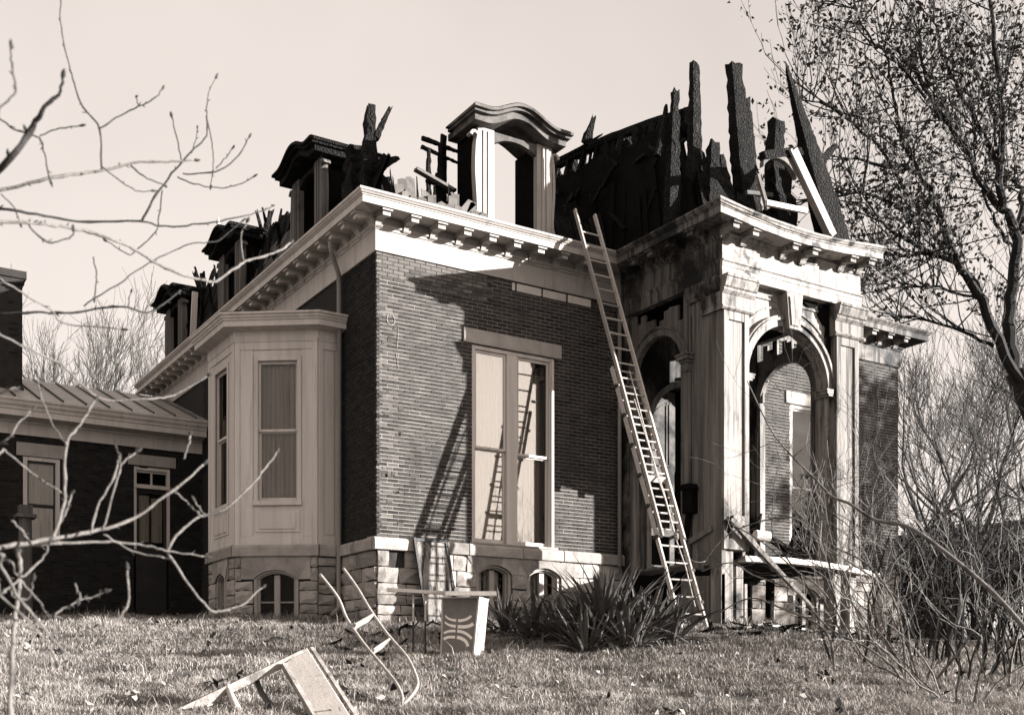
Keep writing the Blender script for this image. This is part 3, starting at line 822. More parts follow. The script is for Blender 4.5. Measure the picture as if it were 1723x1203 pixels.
# sides: boarded pier, half column, arch with burnt spandrel
def side(F, sgn, m_board, m_trim):
    # F.u runs from the house wall (0) to the front (2.85); n outward
    c, r, s = 1.08, 0.70, 4.72
    for i in range(5):
        x = 2.06+i*0.155
        bev(MB().box(F, x+.003, x+.152, -0.10, random.uniform(-0.004, 0.006), 0.95+random.uniform(-.02, .1), 6.0).build('board', m_board, PORT), 0.004)
    MB().box(F, 0.0, 0.30, -0.10, 0.0, 1.0, 6.25).build('wall_pier', m_trim, PORT)
    for i in range(13):          # upright boards over the arch, burnt off at uneven heights
        x = 0.30+i*0.135; xm = x+0.07
        zb = s+math.sqrt(max(0, r*r-(xm-c)**2)) if abs(xm-c) < r else s
        zt = 5.85+random.uniform(-0.3, 0.15) if i < 11 else 6.0
        if zt > zb+0.04: MB().box(F, x+.002, x+.133, -0.08, -0.03, zb+.05, zt).build('board', m_board, PORT)
    b = MB(); ring(b, F, c, s, r, r+0.13, -0.12, 0.0); ring(b, F, c, s, r+0.13, r+0.17, -0.12, 0.03); b.build('archivolt', m_board, PORT)
    b = MB(); b.box(F, 0.30, 0.40, -0.12, 0.02, 1.05, s); b.box(F, 1.78, 1.86, -0.12, 0.02, 1.05, s); b.build('jamb', m_board, PORT)
    # column with capital
    b = MB(); b.tube([F.p(1.96, 0.02, 1.05), F.p(1.96, 0.02, 3), F.p(1.96, 0.02, 4.55)], [0.085, 0.085, 0.075], 16)
    b.build('column', m_board, PORT, smooth=True)
    b = MB()
    for w_, z0, z1 in ((0.09, 4.55, 4.59), (0.085, 4.59, 4.70), (0.11, 4.70, 4.75), (0.15, 4.75, 4.82), (0.17, 4.82, 4.86)):
        b.box(F, 1.96-w_, 1.96+w_, 0.02-w_, 0.02+w_, z0, z1)
    bev(b.build('capital', m_board, PORT), 0.01)
    b = MB(); b.box(F, 1.90, 1.93, -0.06, -0.01, 4.86, 5.75); b.box(F, 1.98, 2.03, -0.06, 0.0, 4.86, 5.55); b.build('stud', m_board, PORT)
    MB().along(F, [(-0.1, 6.02), (0.05, 6.02), (0.06, 6.2), (0.09, 6.298), (-.1, 6.298)], 0.05, 2.84).build('architrave', m_trim, PORT)
    MB().along(F, [(-0.02, 5.75), (0.05, 5.75), (0.10, 5.82), (0.14, 5.93), (0.15, 6.0), (-.02, 6.0)], 2.0, 2.84).build('capital', m_trim, PORT)
SL = Frame((XP0, 0), (0, -1), (-1, 0)); SR = Frame((XP1, 0), (0, -1), (1, 0))
side(SL, -1, 'sooty_boards', 'soot_shade_paint')
side(SR, 1, 'weathered_paint', 'soot_shade_paint')
# below the porch floor on the left: old skirting boards
for i in range(7):
    x = 1.75+i*0.155
    MB().box(SL, x+.003, x+.15, -0.08, random.uniform(-.01, .01), -0.2, 0.86+random.uniform(-.03, .02)).build('skirt_board', 'sooty_boards', PORT)
# floor, ceiling, back wall with the arched doorway
for i in range(20):
    MB().box(WORLD, XP0+0.08+i*0.165, XP0+0.24+i*0.165, YP+0.1, -0.01, 1.08, 1.12).build('floor_board', 'char_soft' if i > 3 else 'sooty_boards', PORT)
MB().box(WORLD, XP0+.06, XP1-.06, YP+.3, -.01, 6.05, 6.2).build('ceiling', 'char_soft', PORT)
BW = Frame((0, 0), (1, 0), (0, -1))
b = MB(); arch_wall(b, BW, XP0+.01, XP1-.01, 1.12, 6.3, 6.975, 1.0, 3.95, -0.35, -0.01); b.build('back_wall', 'soot_shade_paint', PORT)
b = MB(); ring(b, BW, 6.975, 3.95, 1.0, 1.12, -0.1, 0.04); b.box(BW, 5.855, 5.975, -0.1, 0.04, 1.12, 3.95); b.box(BW, 7.975, 8.095, -0.1, 0.04, 1.12, 3.95)
b.build('door_surround', 'weathered_paint', PORT)
# left door leaf (the right one stands open in the dark)
DF = Frame((0, 0.42), (1, 0), (0, -1))
low = [(6.975-0.98*math.cos(math.pi*i/40), 3.95+0.98*math.sin(math.pi*i/40)) for i in range(21)]
b = MB(); b.strip(DF, low, [(u, 3.3) for u, z in low], -0.05, 0); b.box(DF, 5.995, 6.15, -0.05, 0, 1.14, 3.3); b.box(DF, 6.83, 6.955, -0.05, 0, 1.14, 3.3)
b.box(DF, 6.15, 6.83, -0.05, 0, 3.05, 3.3); b.box(DF, 6.15, 6.83, -0.05, 0, 1.14, 1.35); b.box(DF, 6.15, 6.83, -0.05, 0, 1.95, 2.1)
b.build('door_leaf', 'scorched_paint', PORT)
b = MB()
for q in (0.14, 0.22):
    ring(b, DF, 6.975, 3.95, 0.98-q-0.03, 0.98-q, 0, 0.02, a0=0.05, a1=1.42); b.box(DF, 6.97-q-.03, 6.97-q, 0, 0.02, 3.38, 4.75-q*.3)
b.box(DF, 6.1, 6.8, 0, 0.018, 3.38, 3.42)
b.build('door_moulding', 'scorched_paint', PORT)
MB().box(DF, 6.15, 6.83, -0.03, -0.026, 1.95, 3.05).build('pane', 'glass', PORT)
MB().box(WORLD, 5.9, 8.05, 1.2, 1.25, 1.1, 5.0).build('dark_room', 'interior', PORT)
# corner posts, sill beam and stumps under the floor
b = MB(); b.box(PF, 5.254, 5.52, -0.3, -.02, -0.4, 1.25); b.build('post', WP, PORT)
b = MB(); b.box(PF, 5.60, 5.76, -0.22, -.02, -0.4, 1.0); b.build('post', WP, PORT)
b = MB(); b.box(PF, 5.82, 5.88, -0.12, -.04, -0.4, 0.7); b.build('post', WP, PORT)
b = MB(); b.box(PF, 8.10, 8.26, -0.3, -.03, -0.5, 1.0); b.build('post', WP, PORT)
b = MB(); b.box(PF, 8.52, 8.69, -0.3, -.03, -0.5, 1.04); b.build('post', WP, PORT)
b = MB(); b.beam((8.36, -2.5, -0.4), (8.34, -2.5, 0.95), 0.1, 0.12); b.build('post', 'sooty_boards', PORT)
b = MB(); b.beam((7.62, -1.6, -0.4), (7.66, -1.6, 0.95), 0.12, 0.12); b.build('post', 'char', PORT)
b = MB(); b.cbeam((5.74, -2.84, 1.13), (9.1, -2.87, 1.01), 0.10, 0.21, 14, 0.05, 0.98); b.build('sill_beam', 'white_board', PORT)
# boards added inside the portico to block sun from the front wall
for i in range(11):
    x = 5.5+i*0.142
    MB().box(WORLD, x, x+.138, -1.53, -1.50, 3.05+random.uniform(-.08, .12), 6.05).build('sun_blocker_board', 'char_soft', PORT)
# debris on the porch floor
for p0, p1, w_ in (((5.9, -2.5, 1.2), (7.6, -0.9, 1.75), 0.14), ((6.4, -1.0, 1.15), (8.2, -2.3, 1.5), 0.12), ((7.0, -2.6, 1.2), (8.5, -1.4, 1.9), 0.1),
                   ((7.8, -2.6, 1.15), (7.2, -0.8, 2.3), 0.12), ((6.0, -1.6, 1.2), (8.3, -1.2, 1.4), 0.2), ((6.6, -2.2, 1.25), (8.4, -0.6, 2.4), 0.13)):
    MB().cbeam(p0, p1, w_, w_, 9).build('burnt_beam', 'char', PORT)
b = MB(); b.tube([(6.32, -2.55, 1.62), (6.60, -2.62, 1.60)], 0.10, 14); b.build('pipe_end', 'white_paint_shade', PORT)
b = MB(); b.cbeam((5.34, -2.98, 1.78), (7.35, -2.95, 0.35), 0.10, 0.09, 12, 0.2, 0.5); b.build('fallen_rail', 'sooty_boards', PORT)
b = MB(); b.box(PF, 5.40, 5.66, 0.036, 0.12, 1.70, 1.86); b.build('broken_bracket', WP, PORT)
# lamp box and loose board on the left side
b = MB(); b.box(SL, 1.98, 2.22, 0.0, 0.16, 1.98, 2.40); b.prism(SL, [(1.94, 2.40), (2.26, 2.40), (2.20, 2.5), (2.0, 2.5)], 0, 0.2); b.build('meter_box', 'char_soft', PORT)
b = MB(); b.tube([SL.p(2.05, .06, 1.98), SL.p(2.0, .08, 1.6), SL.p(1.86, .10, 1.1)], 0.06, 8); b.build('conduit', 'char_soft', PORT)
b = MB(); b.beam(SL.p(1.98, 0.05, 1.46), SL.p(2.62, 0.04, 1.66), 0.10, 0.04, (-1, 0, 0)); b.build('loose_board', 'sooty_boards', PORT)

# ---- the wing on the left
WING = empty('wing', parent=HOUSE, label='low brick wing with a metal roof and wooden eaves')
WF = Frame((-9.0, 9.8), (1, 0), (0, -1))
hl = [(4.94, 5.72, 2.15, 4.03), (7.37, 8.21, 0.6, 4.05)]
slab(MB(), WF, 0, 9.0, -0.3, 4.5, -0.3, -0.006, hl).build('wall', 'shaded_mortar', WING)
MB().box(WORLD, -9.0, -8.7, 10.1, 16, -0.3, 4.5).build('wall', 'shaded_mortar', WING)
brick_wall(WF, 3.6, 8.98, 0.3, 4.5, hl, WING, m='shaded_brick')
lintel(WF, 4.80, 5.82, 4.04, 4.34, WING); lintel(WF, 7.23, 8.35, 4.08, 4.34, WING)
b = MB(); b.along(WF, [(-.1, 4.5), (.04, 4.5), (.04, 4.76), (-.1, 4.76)], 0, 8.98); b.build('frieze', 'white_paint_shade', WING)
b = MB(); b.along(WF, [(-.1, 4.76), (.08, 4.76), (.10, 4.80), (.42, 4.84), (.42, 4.97), (.44, 4.98), (.45, 5.03), (.49, 5.08), (.50, 5.13), (.53, 5.17), (.53, 5.22), (-.1, 5.30)], 0, 8.97)
b.build('eave', 'white_paint_shade', WING)
b = MB(); b.add([WF.p(0, .50, 5.23), WF.p(8.97, .50, 5.23), WF.p(8.97, -3.2, 6.55), WF.p(0, -3.2, 6.55)], [(0, 1, 2, 3)]); b.build('roof', 'metal_roof', WING)
for i in range(18):
    b = MB(); x = 0.2+i*0.5
    b.beam(WF.p(x, .50, 5.25), WF.p(x, -3.2, 6.57), 0.03, 0.05); b.build('roof_seam', 'tin', WING)
P = WING
b = MB(); b.box(WF, 4.94, 5.03, -.15, 0, 2.15, 4.03); b.box(WF, 5.63, 5.72, -.15, 0, 2.15, 4.03); b.box(WF, 5.03, 5.63, -.15, 0, 3.95, 4.03); b.box(WF, 4.9, 5.76, -.15, .05, 2.08, 2.15)
b.build('window_frame', 'white_paint_shade', P)
sash(WF, 5.03, 5.63, 2.15, 3.95, 2.97, P, 'dark_metal', n=-0.06, t=.035, bot=.05)
MB().box(WF, 5.03, 5.63, -.14, -.135, 2.97, 3.95).build('roller_shade', 'grey_curtain', P)
MB().box(WF, 5.07, 5.6, -.15, -.145, 2.2, 2.95).build('curtain', 'scorched_curtain', P)
b = MB(); b.box(WF, 7.37, 7.43, -.15, 0, 2.1, 4.05); b.box(WF, 8.15, 8.21, -.15, 0, 2.1, 4.05); b.box(WF, 7.43, 8.15, -.15, 0, 3.98, 4.05); b.box(WF, 7.37, 8.21, -.15, 0.03, 3.55, 3.64)
b.box(WF, 7.43, 8.15, -.1, -.05, 3.93, 3.98); b.box(WF, 7.77, 7.81, -.1, -.05, 3.64, 3.93)
b.build('door_frame', 'white_paint_shade', P)
b = MB(); b.box(WF, 7.43, 7.5, -.12, -.07, .6, 3.55); b.box(WF, 8.08, 8.15, -.12, -.07, .6, 3.55); b.box(WF, 7.5, 8.08, -.12, -.07, .6, 2.2); b.box(WF, 7.5, 8.08, -.12, -.07, 3.45, 3.55)
b.build('door', 'dark_metal', P)
MB().box(WF, 7.5, 8.08, -.1, -.095, 2.2, 3.45).build('pane', 'glass', P)
b = MB(); wavy(b, WF, 7.52, 7.76, 2.3, 3.4, -.15, .015, 4); wavy(b, WF, 7.80, 8.06, 2.3, 3.35, -.15, .015, 4, 1); b.build('curtain', 'curtain', P)
MB().box(WF, 4.8, 8.4, -.5, -.48, 0.5, 4.4).build('dark_room', 'interior', P)
# brick tower at the left edge of the wing
b = MB(); b.box(WORLD, -7.0, -3.95, 10.6, 13, 5.2, 8.25); b.box(WORLD, -7.08, -3.87, 10.52, 13.08, 8.25, 8.42); b.box(WORLD, -7.04, -3.91, 10.56, 13.04, 8.13, 8.25)
b.box(WORLD, -7.03, -3.92, 10.57, 13.03, 5.2, 5.75)
b.build('chimney_block', 'shaded_mortar', WING)
CF = Frame((-7.0, 10.6), (1, 0), (0, -1))
brick_wall(CF, 1.6, 3.05, 5.75, 8.1, [(2.2, 2.75, 5.9, 7.75)], WING, m='shaded_brick')

# ---- roof: what the fire left
ROOF = empty('roof', parent=HOUSE, label='burnt mansard roof reduced to charred timbers and dormers')
def dormer(F, c, w, zt, name_m='white_paint_sun', hood_m='soot_shade_paint', nf=-0.12, burnt=0.0, arch=0.24, cheek='char_soft', hl=1.0, over=0.26, depth=1.3):
    """F: wall frame, c centre along u, w width between post outer edges"""
    D = empty('dormer', parent=HOUSE)
    u0, u1 = c-w/2, c+w/2; z0 = 7.06
    for s, a in ((-1, u0), (1, u1)):
        i0, i1 = (a, a+0.34) if s < 0 else (a-0.34, a)
        b = MB(); b.box(F, i0, i1, nf-0.12, nf, z0, zt)
        b.box(F, i0+0.10, i0+0.15, nf, nf+0.02, z0, zt-.05) ; b.box(F, i0+0.20, i0+0.25, nf, nf+0.02, z0, zt-.05)
        b.build('post', name_m, D)
        # scroll bracket on the flank
        k = 20; o = a
        pts = []
        for t in range(k+1):
            q = t/k
            if q < 0.35:
                an = q/0.35*math.pi*1.35; rr = 0.075; pts.append((o+s*(0.10+rr*math.cos(an)-0.03), zt-0.28+rr*math.sin(an)+0.10))
            else:
                y = (q-0.35)/0.65; pts.append((o+s*(0.02+0.02*math.sin(y*6)+0.16*max(0, y-0.75)*4*0.6), zt-0.28-(zt-0.35-z0)*y))
        b = MB()
        for (a1, b1), (a2, b2) in zip(pts[:-1], pts[1:]):
            b.beam(F.p(a1, nf-0.06, b1), F.p(a2, nf-0.06, b2), 0.055, 0.14, (F.n[0], F.n[1], 0))
        b.prism(F, [(o, z0), (o+s*0.26, z0), (o+s*0.22, z0+0.12), (o+s*0.10, z0+0.25), (o+s*.05, z0+0.5), (o, z0+.6)], nf-0.12, nf-0.02)
        b.prism(F, [(o, zt-.55), (o+s*0.05, zt-.5), (o+s*.04, z0+.5), (o, z0+.5)], nf-0.12, nf-.02)
        b.build('scroll', name_m, D)
        # cheek behind the post
        b = MB(); zr = zt-burnt*random.uniform(0.1, 0.6)
        b.box(F, i0+0.02, i1-0.02, nf-depth, nf-0.12, z0-0.1, zr); b.build('cheek', cheek, D)
    b = MB(); head = arch_pts(c, w-0.66, zt-0.22, 0.14, 10)
    b.strip(F, head, [(u, zt) for u, z in head], nf-0.14, nf-0.03); b.build('head', hood_m, D)
    # hood: flat ends, swept up into a low arch
    def prof(off, ext):
        U = np.linspace(-1, 1, 33); out = []
        hw = w/2+over+ext
        for x in U:
            ax = abs(x); e = arch*(0.5+0.5*math.cos(min(1, max(0, (ax-0.02)/0.72))*math.pi))
            out.append((c+x*hw, zt+off+e))
        return out
    def layer(o0, o1, e0, n0_, n1_, m, nm):
        b = MB(); b.strip(F, prof(o0, e0), prof(o1, e0), n0_, n1_); return b.build(nm, m, D)
    layer(0.00, 0.12, -.08, nf-depth, nf+0.20*hl, hood_m, 'hood_soffit')
    layer(0.12, 0.17, -0.03, nf-depth*.9, nf+0.28*hl, hood_m, 'hood_fascia')
    layer(0.17, 0.22, 0.0, nf-depth*.8, nf+0.34*hl, hood_m, 'hood_crown')
    layer(0.222, 0.25, -0.03, nf-depth, nf+0.30*hl, 'char_soft', 'hood_roof')
    return D
dormer(FRONT, 2.89, 1.62, 9.02, hood_m='scorched_paint', nf=-0.12, depth=0.8)
for c, bn in ((3.45, 0.4), (8.15, 0.0), (12.75, 0.0)):
    dormer(LEFT, c, 1.5, 9.0, name_m='sooty_boards', hood_m='char', nf=-0.12, burnt=bn, arch=0.22)

def jag_panel(b, A, B, C, D_, n=26, rag=0.3, thick=0.05):
    """A-B foot, D-C burnt ragged top edge"""
    A, B, C, D_ = map(Vector, (A, B, C, D_)); nrm = (B-A).cross(D_-A).normalized()*thick
    top = []
    h = 0
    vs = []
    for i in range(n+1):
        t = i/n; f = A.lerp(B, t); g = D_.lerp(C, t)
        h = 0.6*h+random.uniform(-rag, rag*0.6)
        q = f.lerp(g, 1) + (g-f).normalized()*h
        vs += [tuple(f), tuple(q), tuple(f+nrm), tuple(q+nrm)]
    fs = []
    for i in range(n):
        a, c = 4*i, 4*i+4
        fs += [(a, c, c+1, a+1), (a+2, a+3, c+3, c+2), (a+1, c+1, c+3, a+3)]
    return b.add(vs, fs)

def shingled_slope(A, B, C, D_, n, name, m, rows=1, lo=.7, hi=1.1, gap=.12):
    """separate burnt boards running up a slope, broken off at uneven heights"""
    A, B, C, D_ = map(Vector, (A, B, C, D_)); nrm = (B-A).cross(D_-A).normalized()
    h = .5
    for i in range(n):
        if random.random() < gap: continue
        t0, t1 = i/n+.002, (i+1)/n-.002; h = .6*h+.4*random.random(); k = lo+(hi-lo)*h
        f0, f1 = A.lerp(B, t0), A.lerp(B, t1); g0 = f0.lerp(D_.lerp(C, t0), k*random.uniform(.93, 1.05)); g1 = f1.lerp(D_.lerp(C, t1), k*random.uniform(.93, 1.05))
        gm = g0.lerp(g1, random.uniform(.3, .7))+(g0-f0)*random.uniform(-.04, .06)
        o = nrm*random.uniform(.0, .05); e = nrm*.03; tw = nrm*random.uniform(-.05, .08)
        b = MB(); q = [f0+o, f1+o, g1+o+tw, gm+o+tw*.5, g0+o]
        b.add([tuple(v) for v in q]+[tuple(v+e) for v in q], [(0, 1, 2, 3, 4), (9, 8, 7, 6, 5)]+[(a, (a+1) % 5, 5+(a+1) % 5, 5+a) for a in range(5)])
        b.build(name, m, ROOF)
# slopes on the long side between the dormers
for y0, y1, zt in ((4.2, 7.35, 9.25), (8.95, 11.95, 9.3), (13.5, 14.2, 9.2), (1.0, 2.75, 8.6)):
    b = MB(); jag_panel(b, (0.12, y0, 7.05), (0.12, y1, 7.05), (0.75, y1, zt), (0.75, y0, zt), 30, 0.2); b.build('sheathing', 'char_soft', ROOF)
b = MB()
for r_ in range(9):
    for i in range(int(2.9/0.16)):
        y = 4.35+i*0.16+(0.08 if r_ % 2 else 0); z = 7.1+r_*0.16
        if random.random() < 0.25+r_*0.03: continue
        x = 0.085+0.30*(z-7.05)/1.0
        n = len(b.v); b.add([(x-.02, y, z), (x-.02, y+.145, z), (x+.05, y+.145, z+.22), (x+.05, y, z+.22)], [(0, 1, 2, 3)]); b.t += [random.uniform(.4, 1.8)]*4
b.build('slates', 'sooty_slate', ROOF, kind='stuff')
shingled_slope((0.06, 4.2, 7.05), (0.06, 7.35, 7.05), (0.70, 7.35, 9.25), (0.70, 4.2, 9.25), 16, 'burnt_board', 'char', lo=.7, hi=1.15)
shingled_slope((0.06, 8.95, 7.05), (0.06, 11.95, 7.05), (0.70, 11.95, 9.3), (0.70, 8.95, 9.3), 16, 'burnt_board', 'char', lo=.7, hi=1.2)
shingled_slope((0.10, 1.2, 7.05), (0.10, 2.7, 7.05), (0.5, 2.7, 8.6), (0.5, 1.2, 8.2), 9, 'burnt_board', 'char', lo=.5, hi=1.1)
shingled_slope((4.96, 3.2, 7.05), (5.31, -2.2, 7.05), (6.06, -0.75, 9.8), (5.18, 2.45, 9.6), 30, 'burnt_board', 'char_soft', lo=.3, hi=.95, gap=.6)
shingled_slope((5.4, -2.25, 7.05), (6.9, -2.35, 7.05), (6.6, -1.3, 8.5), (6.15, -0.85, 9.75), 10, 'burnt_board', 'char', lo=.6, hi=1.02, gap=.15)
shingled_slope((3.9, 0.30, 7.05), (5.2, 0.25, 7.05), (5.3, .95, 8.6), (4.0, .95, 8.3), 9, 'burnt_board', 'char', lo=.5, hi=1.1, gap=.15)
# row of slates left on the front edge
for r_ in range(4):
    for i in range(9):
        x = 0.42+i*0.175+(r_ % 2)*0.08
        if (r_ == 2 and i in (2, 4, 5)) or (r_ == 3 and i not in (0, 1, 6)): continue
        z = 7.10+r_*0.13; y = 0.02+r_*0.05; h = random.uniform(0.2, 0.32); tl = random.uniform(-.03, .03)
        if i >= 7: tl = random.uniform(.1, .3)
        b = MB(); b.prism(Frame((0, y), (1, 0), (0, -1)), [(x, z), (x+.165, z-.01), (x+.165+tl, z+h*random.uniform(.75, 1.05)), (x+.08+tl, z+h), (x+tl, z+h*random.uniform(.8, 1.1))], -0.012, 0)
        b.build('slate', 'slate', ROOF)
for x, h in ((0.38, 0.75), (0.44, 0.6), (0.85, 0.72), (1.2, .68), (1.5, .75)):
    b = MB(); b.cbeam((x, 0.14, 7.05), (x+random.uniform(-.03, .03), 0.2, 7.05+h), 0.05, 0.05, 4, .3, .3); b.build('rafter_stub', 'char', ROOF)

def burnt(name, p0, p1, w_, h_=None, tip=0.5, n=12, jag=0.28, m='char', up=(0, -1, 0)):
    n = int(n*1.6); jag *= 1.15
    b = MB(); b.cbeam(p0, p1, w_, h_ or w_, n, jag, tip, up); return b.build(name, m, ROOF)
# left of the front dormer: studs and scorched rails
for p0, p1, w_ in (((1.35, 0.55, 7.0), (1.33, 0.6, 8.55), 0.09), ((1.55, 0.7, 7.0), (1.58, 0.72, 8.2), 0.16), ((1.72, 0.9, 7.0), (1.72, 0.9, 8.85), 0.10), ((1.85, 1.0, 7.0), (1.85, 1.0, 9.1), 0.12),
                   ((1.35, 0.9, 8.93), (2.1, 0.9, 8.86), 0.07), ((1.3, 0.85, 8.74), (2.1, 0.9, 8.66), 0.06)):
    burnt('burnt_stud', p0, p1, w_, tip=0.7)
b = MB(); b.beam((0.98, 0.45, 8.10), (1.75, 0.5, 7.93), 0.05, 0.13, (0, -1, 0)); b.build('scorched_board', 'slate', ROOF)
b = MB(); b.beam((1.3, 0.62, 8.05), (1.9, 0.66, 8.0), 0.05, 0.12, (0, -1, 0)); b.build('scorched_board', 'char', ROOF)
for i in range(4): burnt('burnt_lath', (1.7, 0.95, 7.5+i*0.22), (2.15, 0.95, 7.35+i*0.22), 0.05)
# wreckage along the eave of the long side
rw = random.Random(12)
for ya, yb, nn in ((4.3, 7.3, 17), (9.0, 11.9, 17), (7.3, 9.0, 8), (11.9, 13.6, 8)):
    for i in range(nn):
        y = rw.uniform(ya, yb); z = rw.uniform(7.8, 9.4) if yb-ya > 2 else rw.uniform(9.1, 9.5); x = 0.1+0.3*(z-7.05)+rw.uniform(-.1, .2)
        burnt('burnt_stick', (x, y, z-.3), (x+rw.uniform(-.35, .35), y+rw.uniform(-.7, .4), z+rw.uniform(.05, .5)), rw.uniform(.04, .13), rw.uniform(.03, .1), tip=rw.uniform(.3, .9), n=4)
# stump beside the first side dormer
burnt('burnt_post', (0.55, 1.55, 7.0), (0.62, 1.55, 9.55), 0.34, 0.30, tip=0.45, n=16, jag=.3)
burnt('burnt_post', (0.70, 1.5, 9.0), (0.98, 1.5, 9.62), 0.11, tip=0.5, n=7)
burnt('burnt_post', (0.6, 1.3, 8.3), (1.0, 1.3, 8.62), 0.13, tip=0.8, n=6)
burnt('burnt_post', (0.55, 1.9, 7.0), (0.5, 2.0, 8.9), 0.45, tip=0.7, n=12)
burnt('burnt_post', (0.75, 1.2, 7.0), (0.72, 1.2, 8.15), 0.35, tip=0.6, n=12)
# roof of the centre pavilion: black slope, ridge, laths showing the sky
b = MB(); jag_panel(b, (5.0, 3.2, 7.05), (5.35, -2.2, 7.05), (6.10, -0.75, 9.80), (5.22, 2.45, 9.60), 34, 0.10); b.build('burnt_slope', 'char_soft', ROOF)
b = MB(); b.cbeam((5.22, 2.55, 9.92), (6.22, -0.80, 9.98), 0.16, 0.16, 16, .15, .9); b.build('ridge_beam', 'char', ROOF)
for i in range(26):
    t = i/25; x = 5.22+1.0*t; y = 2.55-3.35*t
    burnt('burnt_lath', (x-.02, y, 9.5), (x+random.uniform(-.05, .05), y+random.uniform(-.25, .25), 9.95), random.uniform(.04, .14) if i < 11 else 0.22, tip=.9, n=4)
b = MB(); jag_panel(b, (5.35, -2.2, 7.05), (6.9, -2.3, 7.05), (6.55, -1.3, 8.45), (6.15, -0.8, 9.75), 18, 0.14); b.build('burnt_slope', 'char_soft', ROOF)
b = MB(); jag_panel(b, (3.9, 0.35, 7.05), (5.2, 0.3, 7.05), (5.3, 1.0, 8.6), (4.0, 1.0, 8.3), 20, 0.2); b.build('burnt_slope', 'char_soft', ROOF)
b = MB(); jag_panel(b, (3.6, 1.4, 7.05), (5.0, 1.6, 7.05), (5.1, 1.8, 8.6), (3.7, 1.5, 7.9), 26, 0.15); b.build('burnt_slope', 'char_soft', ROOF)
b = MB(); jag_panel(b, (6.6, -0.6, 7.05), (9.2, -0.4, 7.05), (9.0, 0, 7.7), (6.5, 0, 8.3), 22, 0.2); b.build('burnt_slope', 'char_soft', ROOF)
b = MB(); b.cbeam((5.28, 1.2, 9.95), (5.35, 1.05, 10.4), 0.18, 0.12, 6); b.build('burnt_block', 'char', ROOF)
b = MB(); b.cbeam((5.1, 1.9, 9.85), (5.5, 1.1, 10.1), 0.10, 0.10, 6); b.build('burnt_block', 'char', ROOF)
for i in range(20):      # broken rafters and laths strewn over the black slope
    t = random.random(); s_ = random.uniform(.1, .95); q = Vector((5.0, 3.2, 7.05)).lerp(Vector((5.35, -2.2, 7.05)), t).lerp(Vector((5.22, 2.45, 9.5)).lerp(Vector((6.1, -.75, 9.72)), t), s_)
    L_ = random.uniform(.3, .9); a_ = random.uniform(-1.2, 1.2)
    burnt('burnt_lath', (q.x-.1, q.y-L_*math.cos(a_)/2, q.z-L_*math.sin(a_)/2), (q.x-.06, q.y+L_*math.cos(a_)/2, q.z+L_*math.sin(a_)/2), random.uniform(.04, .09), tip=.6, n=4)
# standing timbers over the portico
burnt('burnt_post', (5.66, -1.5, 7.1), (5.80, -1.5, 10.42), 0.27, 0.2, tip=0.62, n=20, jag=.16)
burnt('burnt_post', (5.24, -1.5, 7.1), (5.33, -1.5, 9.78), 0.27, 0.2, tip=0.5, n=16, jag=.25)
burnt('burnt_post', (5.0, -1.4, 8.6), (5.2, -1.4, 9.5), 0.12, 0.1, tip=0.6, n=8)
burnt('burnt_post', (7.30, -1.5, 7.0), (6.80, -1.5, 10.72), 0.42, 0.3, tip=0.62, n=22, jag=.16)
burnt('burnt_post', (7.32, -1.45, 7.0), (7.16, -1.45, 10.15), 0.48, 0.3, tip=0.36, n=18, jag=.2)
burnt('burnt_post', (8.52, -2.55, 7.0), (7.12, -2.55, 10.32), 0.52, 0.35, tip=0.10, n=22, jag=.10)
burnt('burnt_post', (7.98, -1.5, 7.0), (7.93, -1.5, 9.92), 0.34, 0.3, tip=0.75, n=14, jag=.2)
burnt('burnt_post', (7.90, -1.5, 9.2), (8.45, -1.5, 9.25), 0.30, 0.25, tip=0.8, n=6)
burnt('burnt_brace', (7.85, -2.5, 8.65), (8.45, -2.5, 9.2), 0.2, 0.15, tip=0.5, n=8)
burnt('burnt_brace', (6.6, -2.0, 7.35), (7.4, -2.0, 8.1), 0.14, 0.12, tip=0.6, n=8)
burnt('burnt_post', (5.95, -1.9, 7.0), (6.0, -1.8, 8.9), 0.5, 0.3, tip=0.4, n=12)
burnt('burnt_post', (6.45, -1.9, 7.0), (6.2, -1.8, 8.7), 0.35, 0.3, tip=0.3, n=12)
burnt('burnt_post', (6.85, -1.7, 7.0), (6.75, -1.7, 8.1), 0.6, 0.3, tip=0.4, n=10)
burnt('burnt_post', (7.55, -2.2, 7.0), (7.3, -2.2, 8.55), 0.55, 0.25, tip=0.8, n=10)
# wreck of the dormer above the portico front
b = MB(); b.beam((8.12, -2.72, 7.35), (7.08, -2.72, 8.70), 0.14, 0.16, (0, -1, 0)); b.build('dormer_post', 'white_paint_sun', ROOF)
b = MB(); b.beam((8.00, -2.80, 7.35), (6.96, -2.80, 8.66), 0.05, 0.05, (0, -1, 0)); b.build('dormer_moulding', 'white_paint_sun', ROOF)
b = MB(); b.cbeam((6.35, -2.7, 8.42), (7.25, -2.7, 8.72), 0.16, 0.12, 8, .15, .9); b.build('dormer_head', 'char', ROOF)
b = MB()
A = [(6.75-0.5*math.cos(a)*1.0, 8.0+0.55*math.sin(a)) for a in np.linspace(0.6, 2.6, 14)]; B_ = [(u, z-0.09) for u, z in A]
b.strip(Frame((0, -2.7), (1, 0), (0, -1)), A, B_, -.05, .05); b.build('dormer_arch', 'sooty_boards', ROOF)
b = MB(); b.beam((6.25, -2.7, 8.05), (6.48, -2.7, 7.5), 0.07, 0.06, (0, -1, 0)); b.build('dormer_post', 'sooty_boards', ROOF)
b = MB(); b.beam((6.40, -2.75, 7.58), (7.42, -2.75, 7.66), 0.09, 0.06, (0, -1, 0)); b.build('dormer_sill', 'white_paint_shade', ROOF)
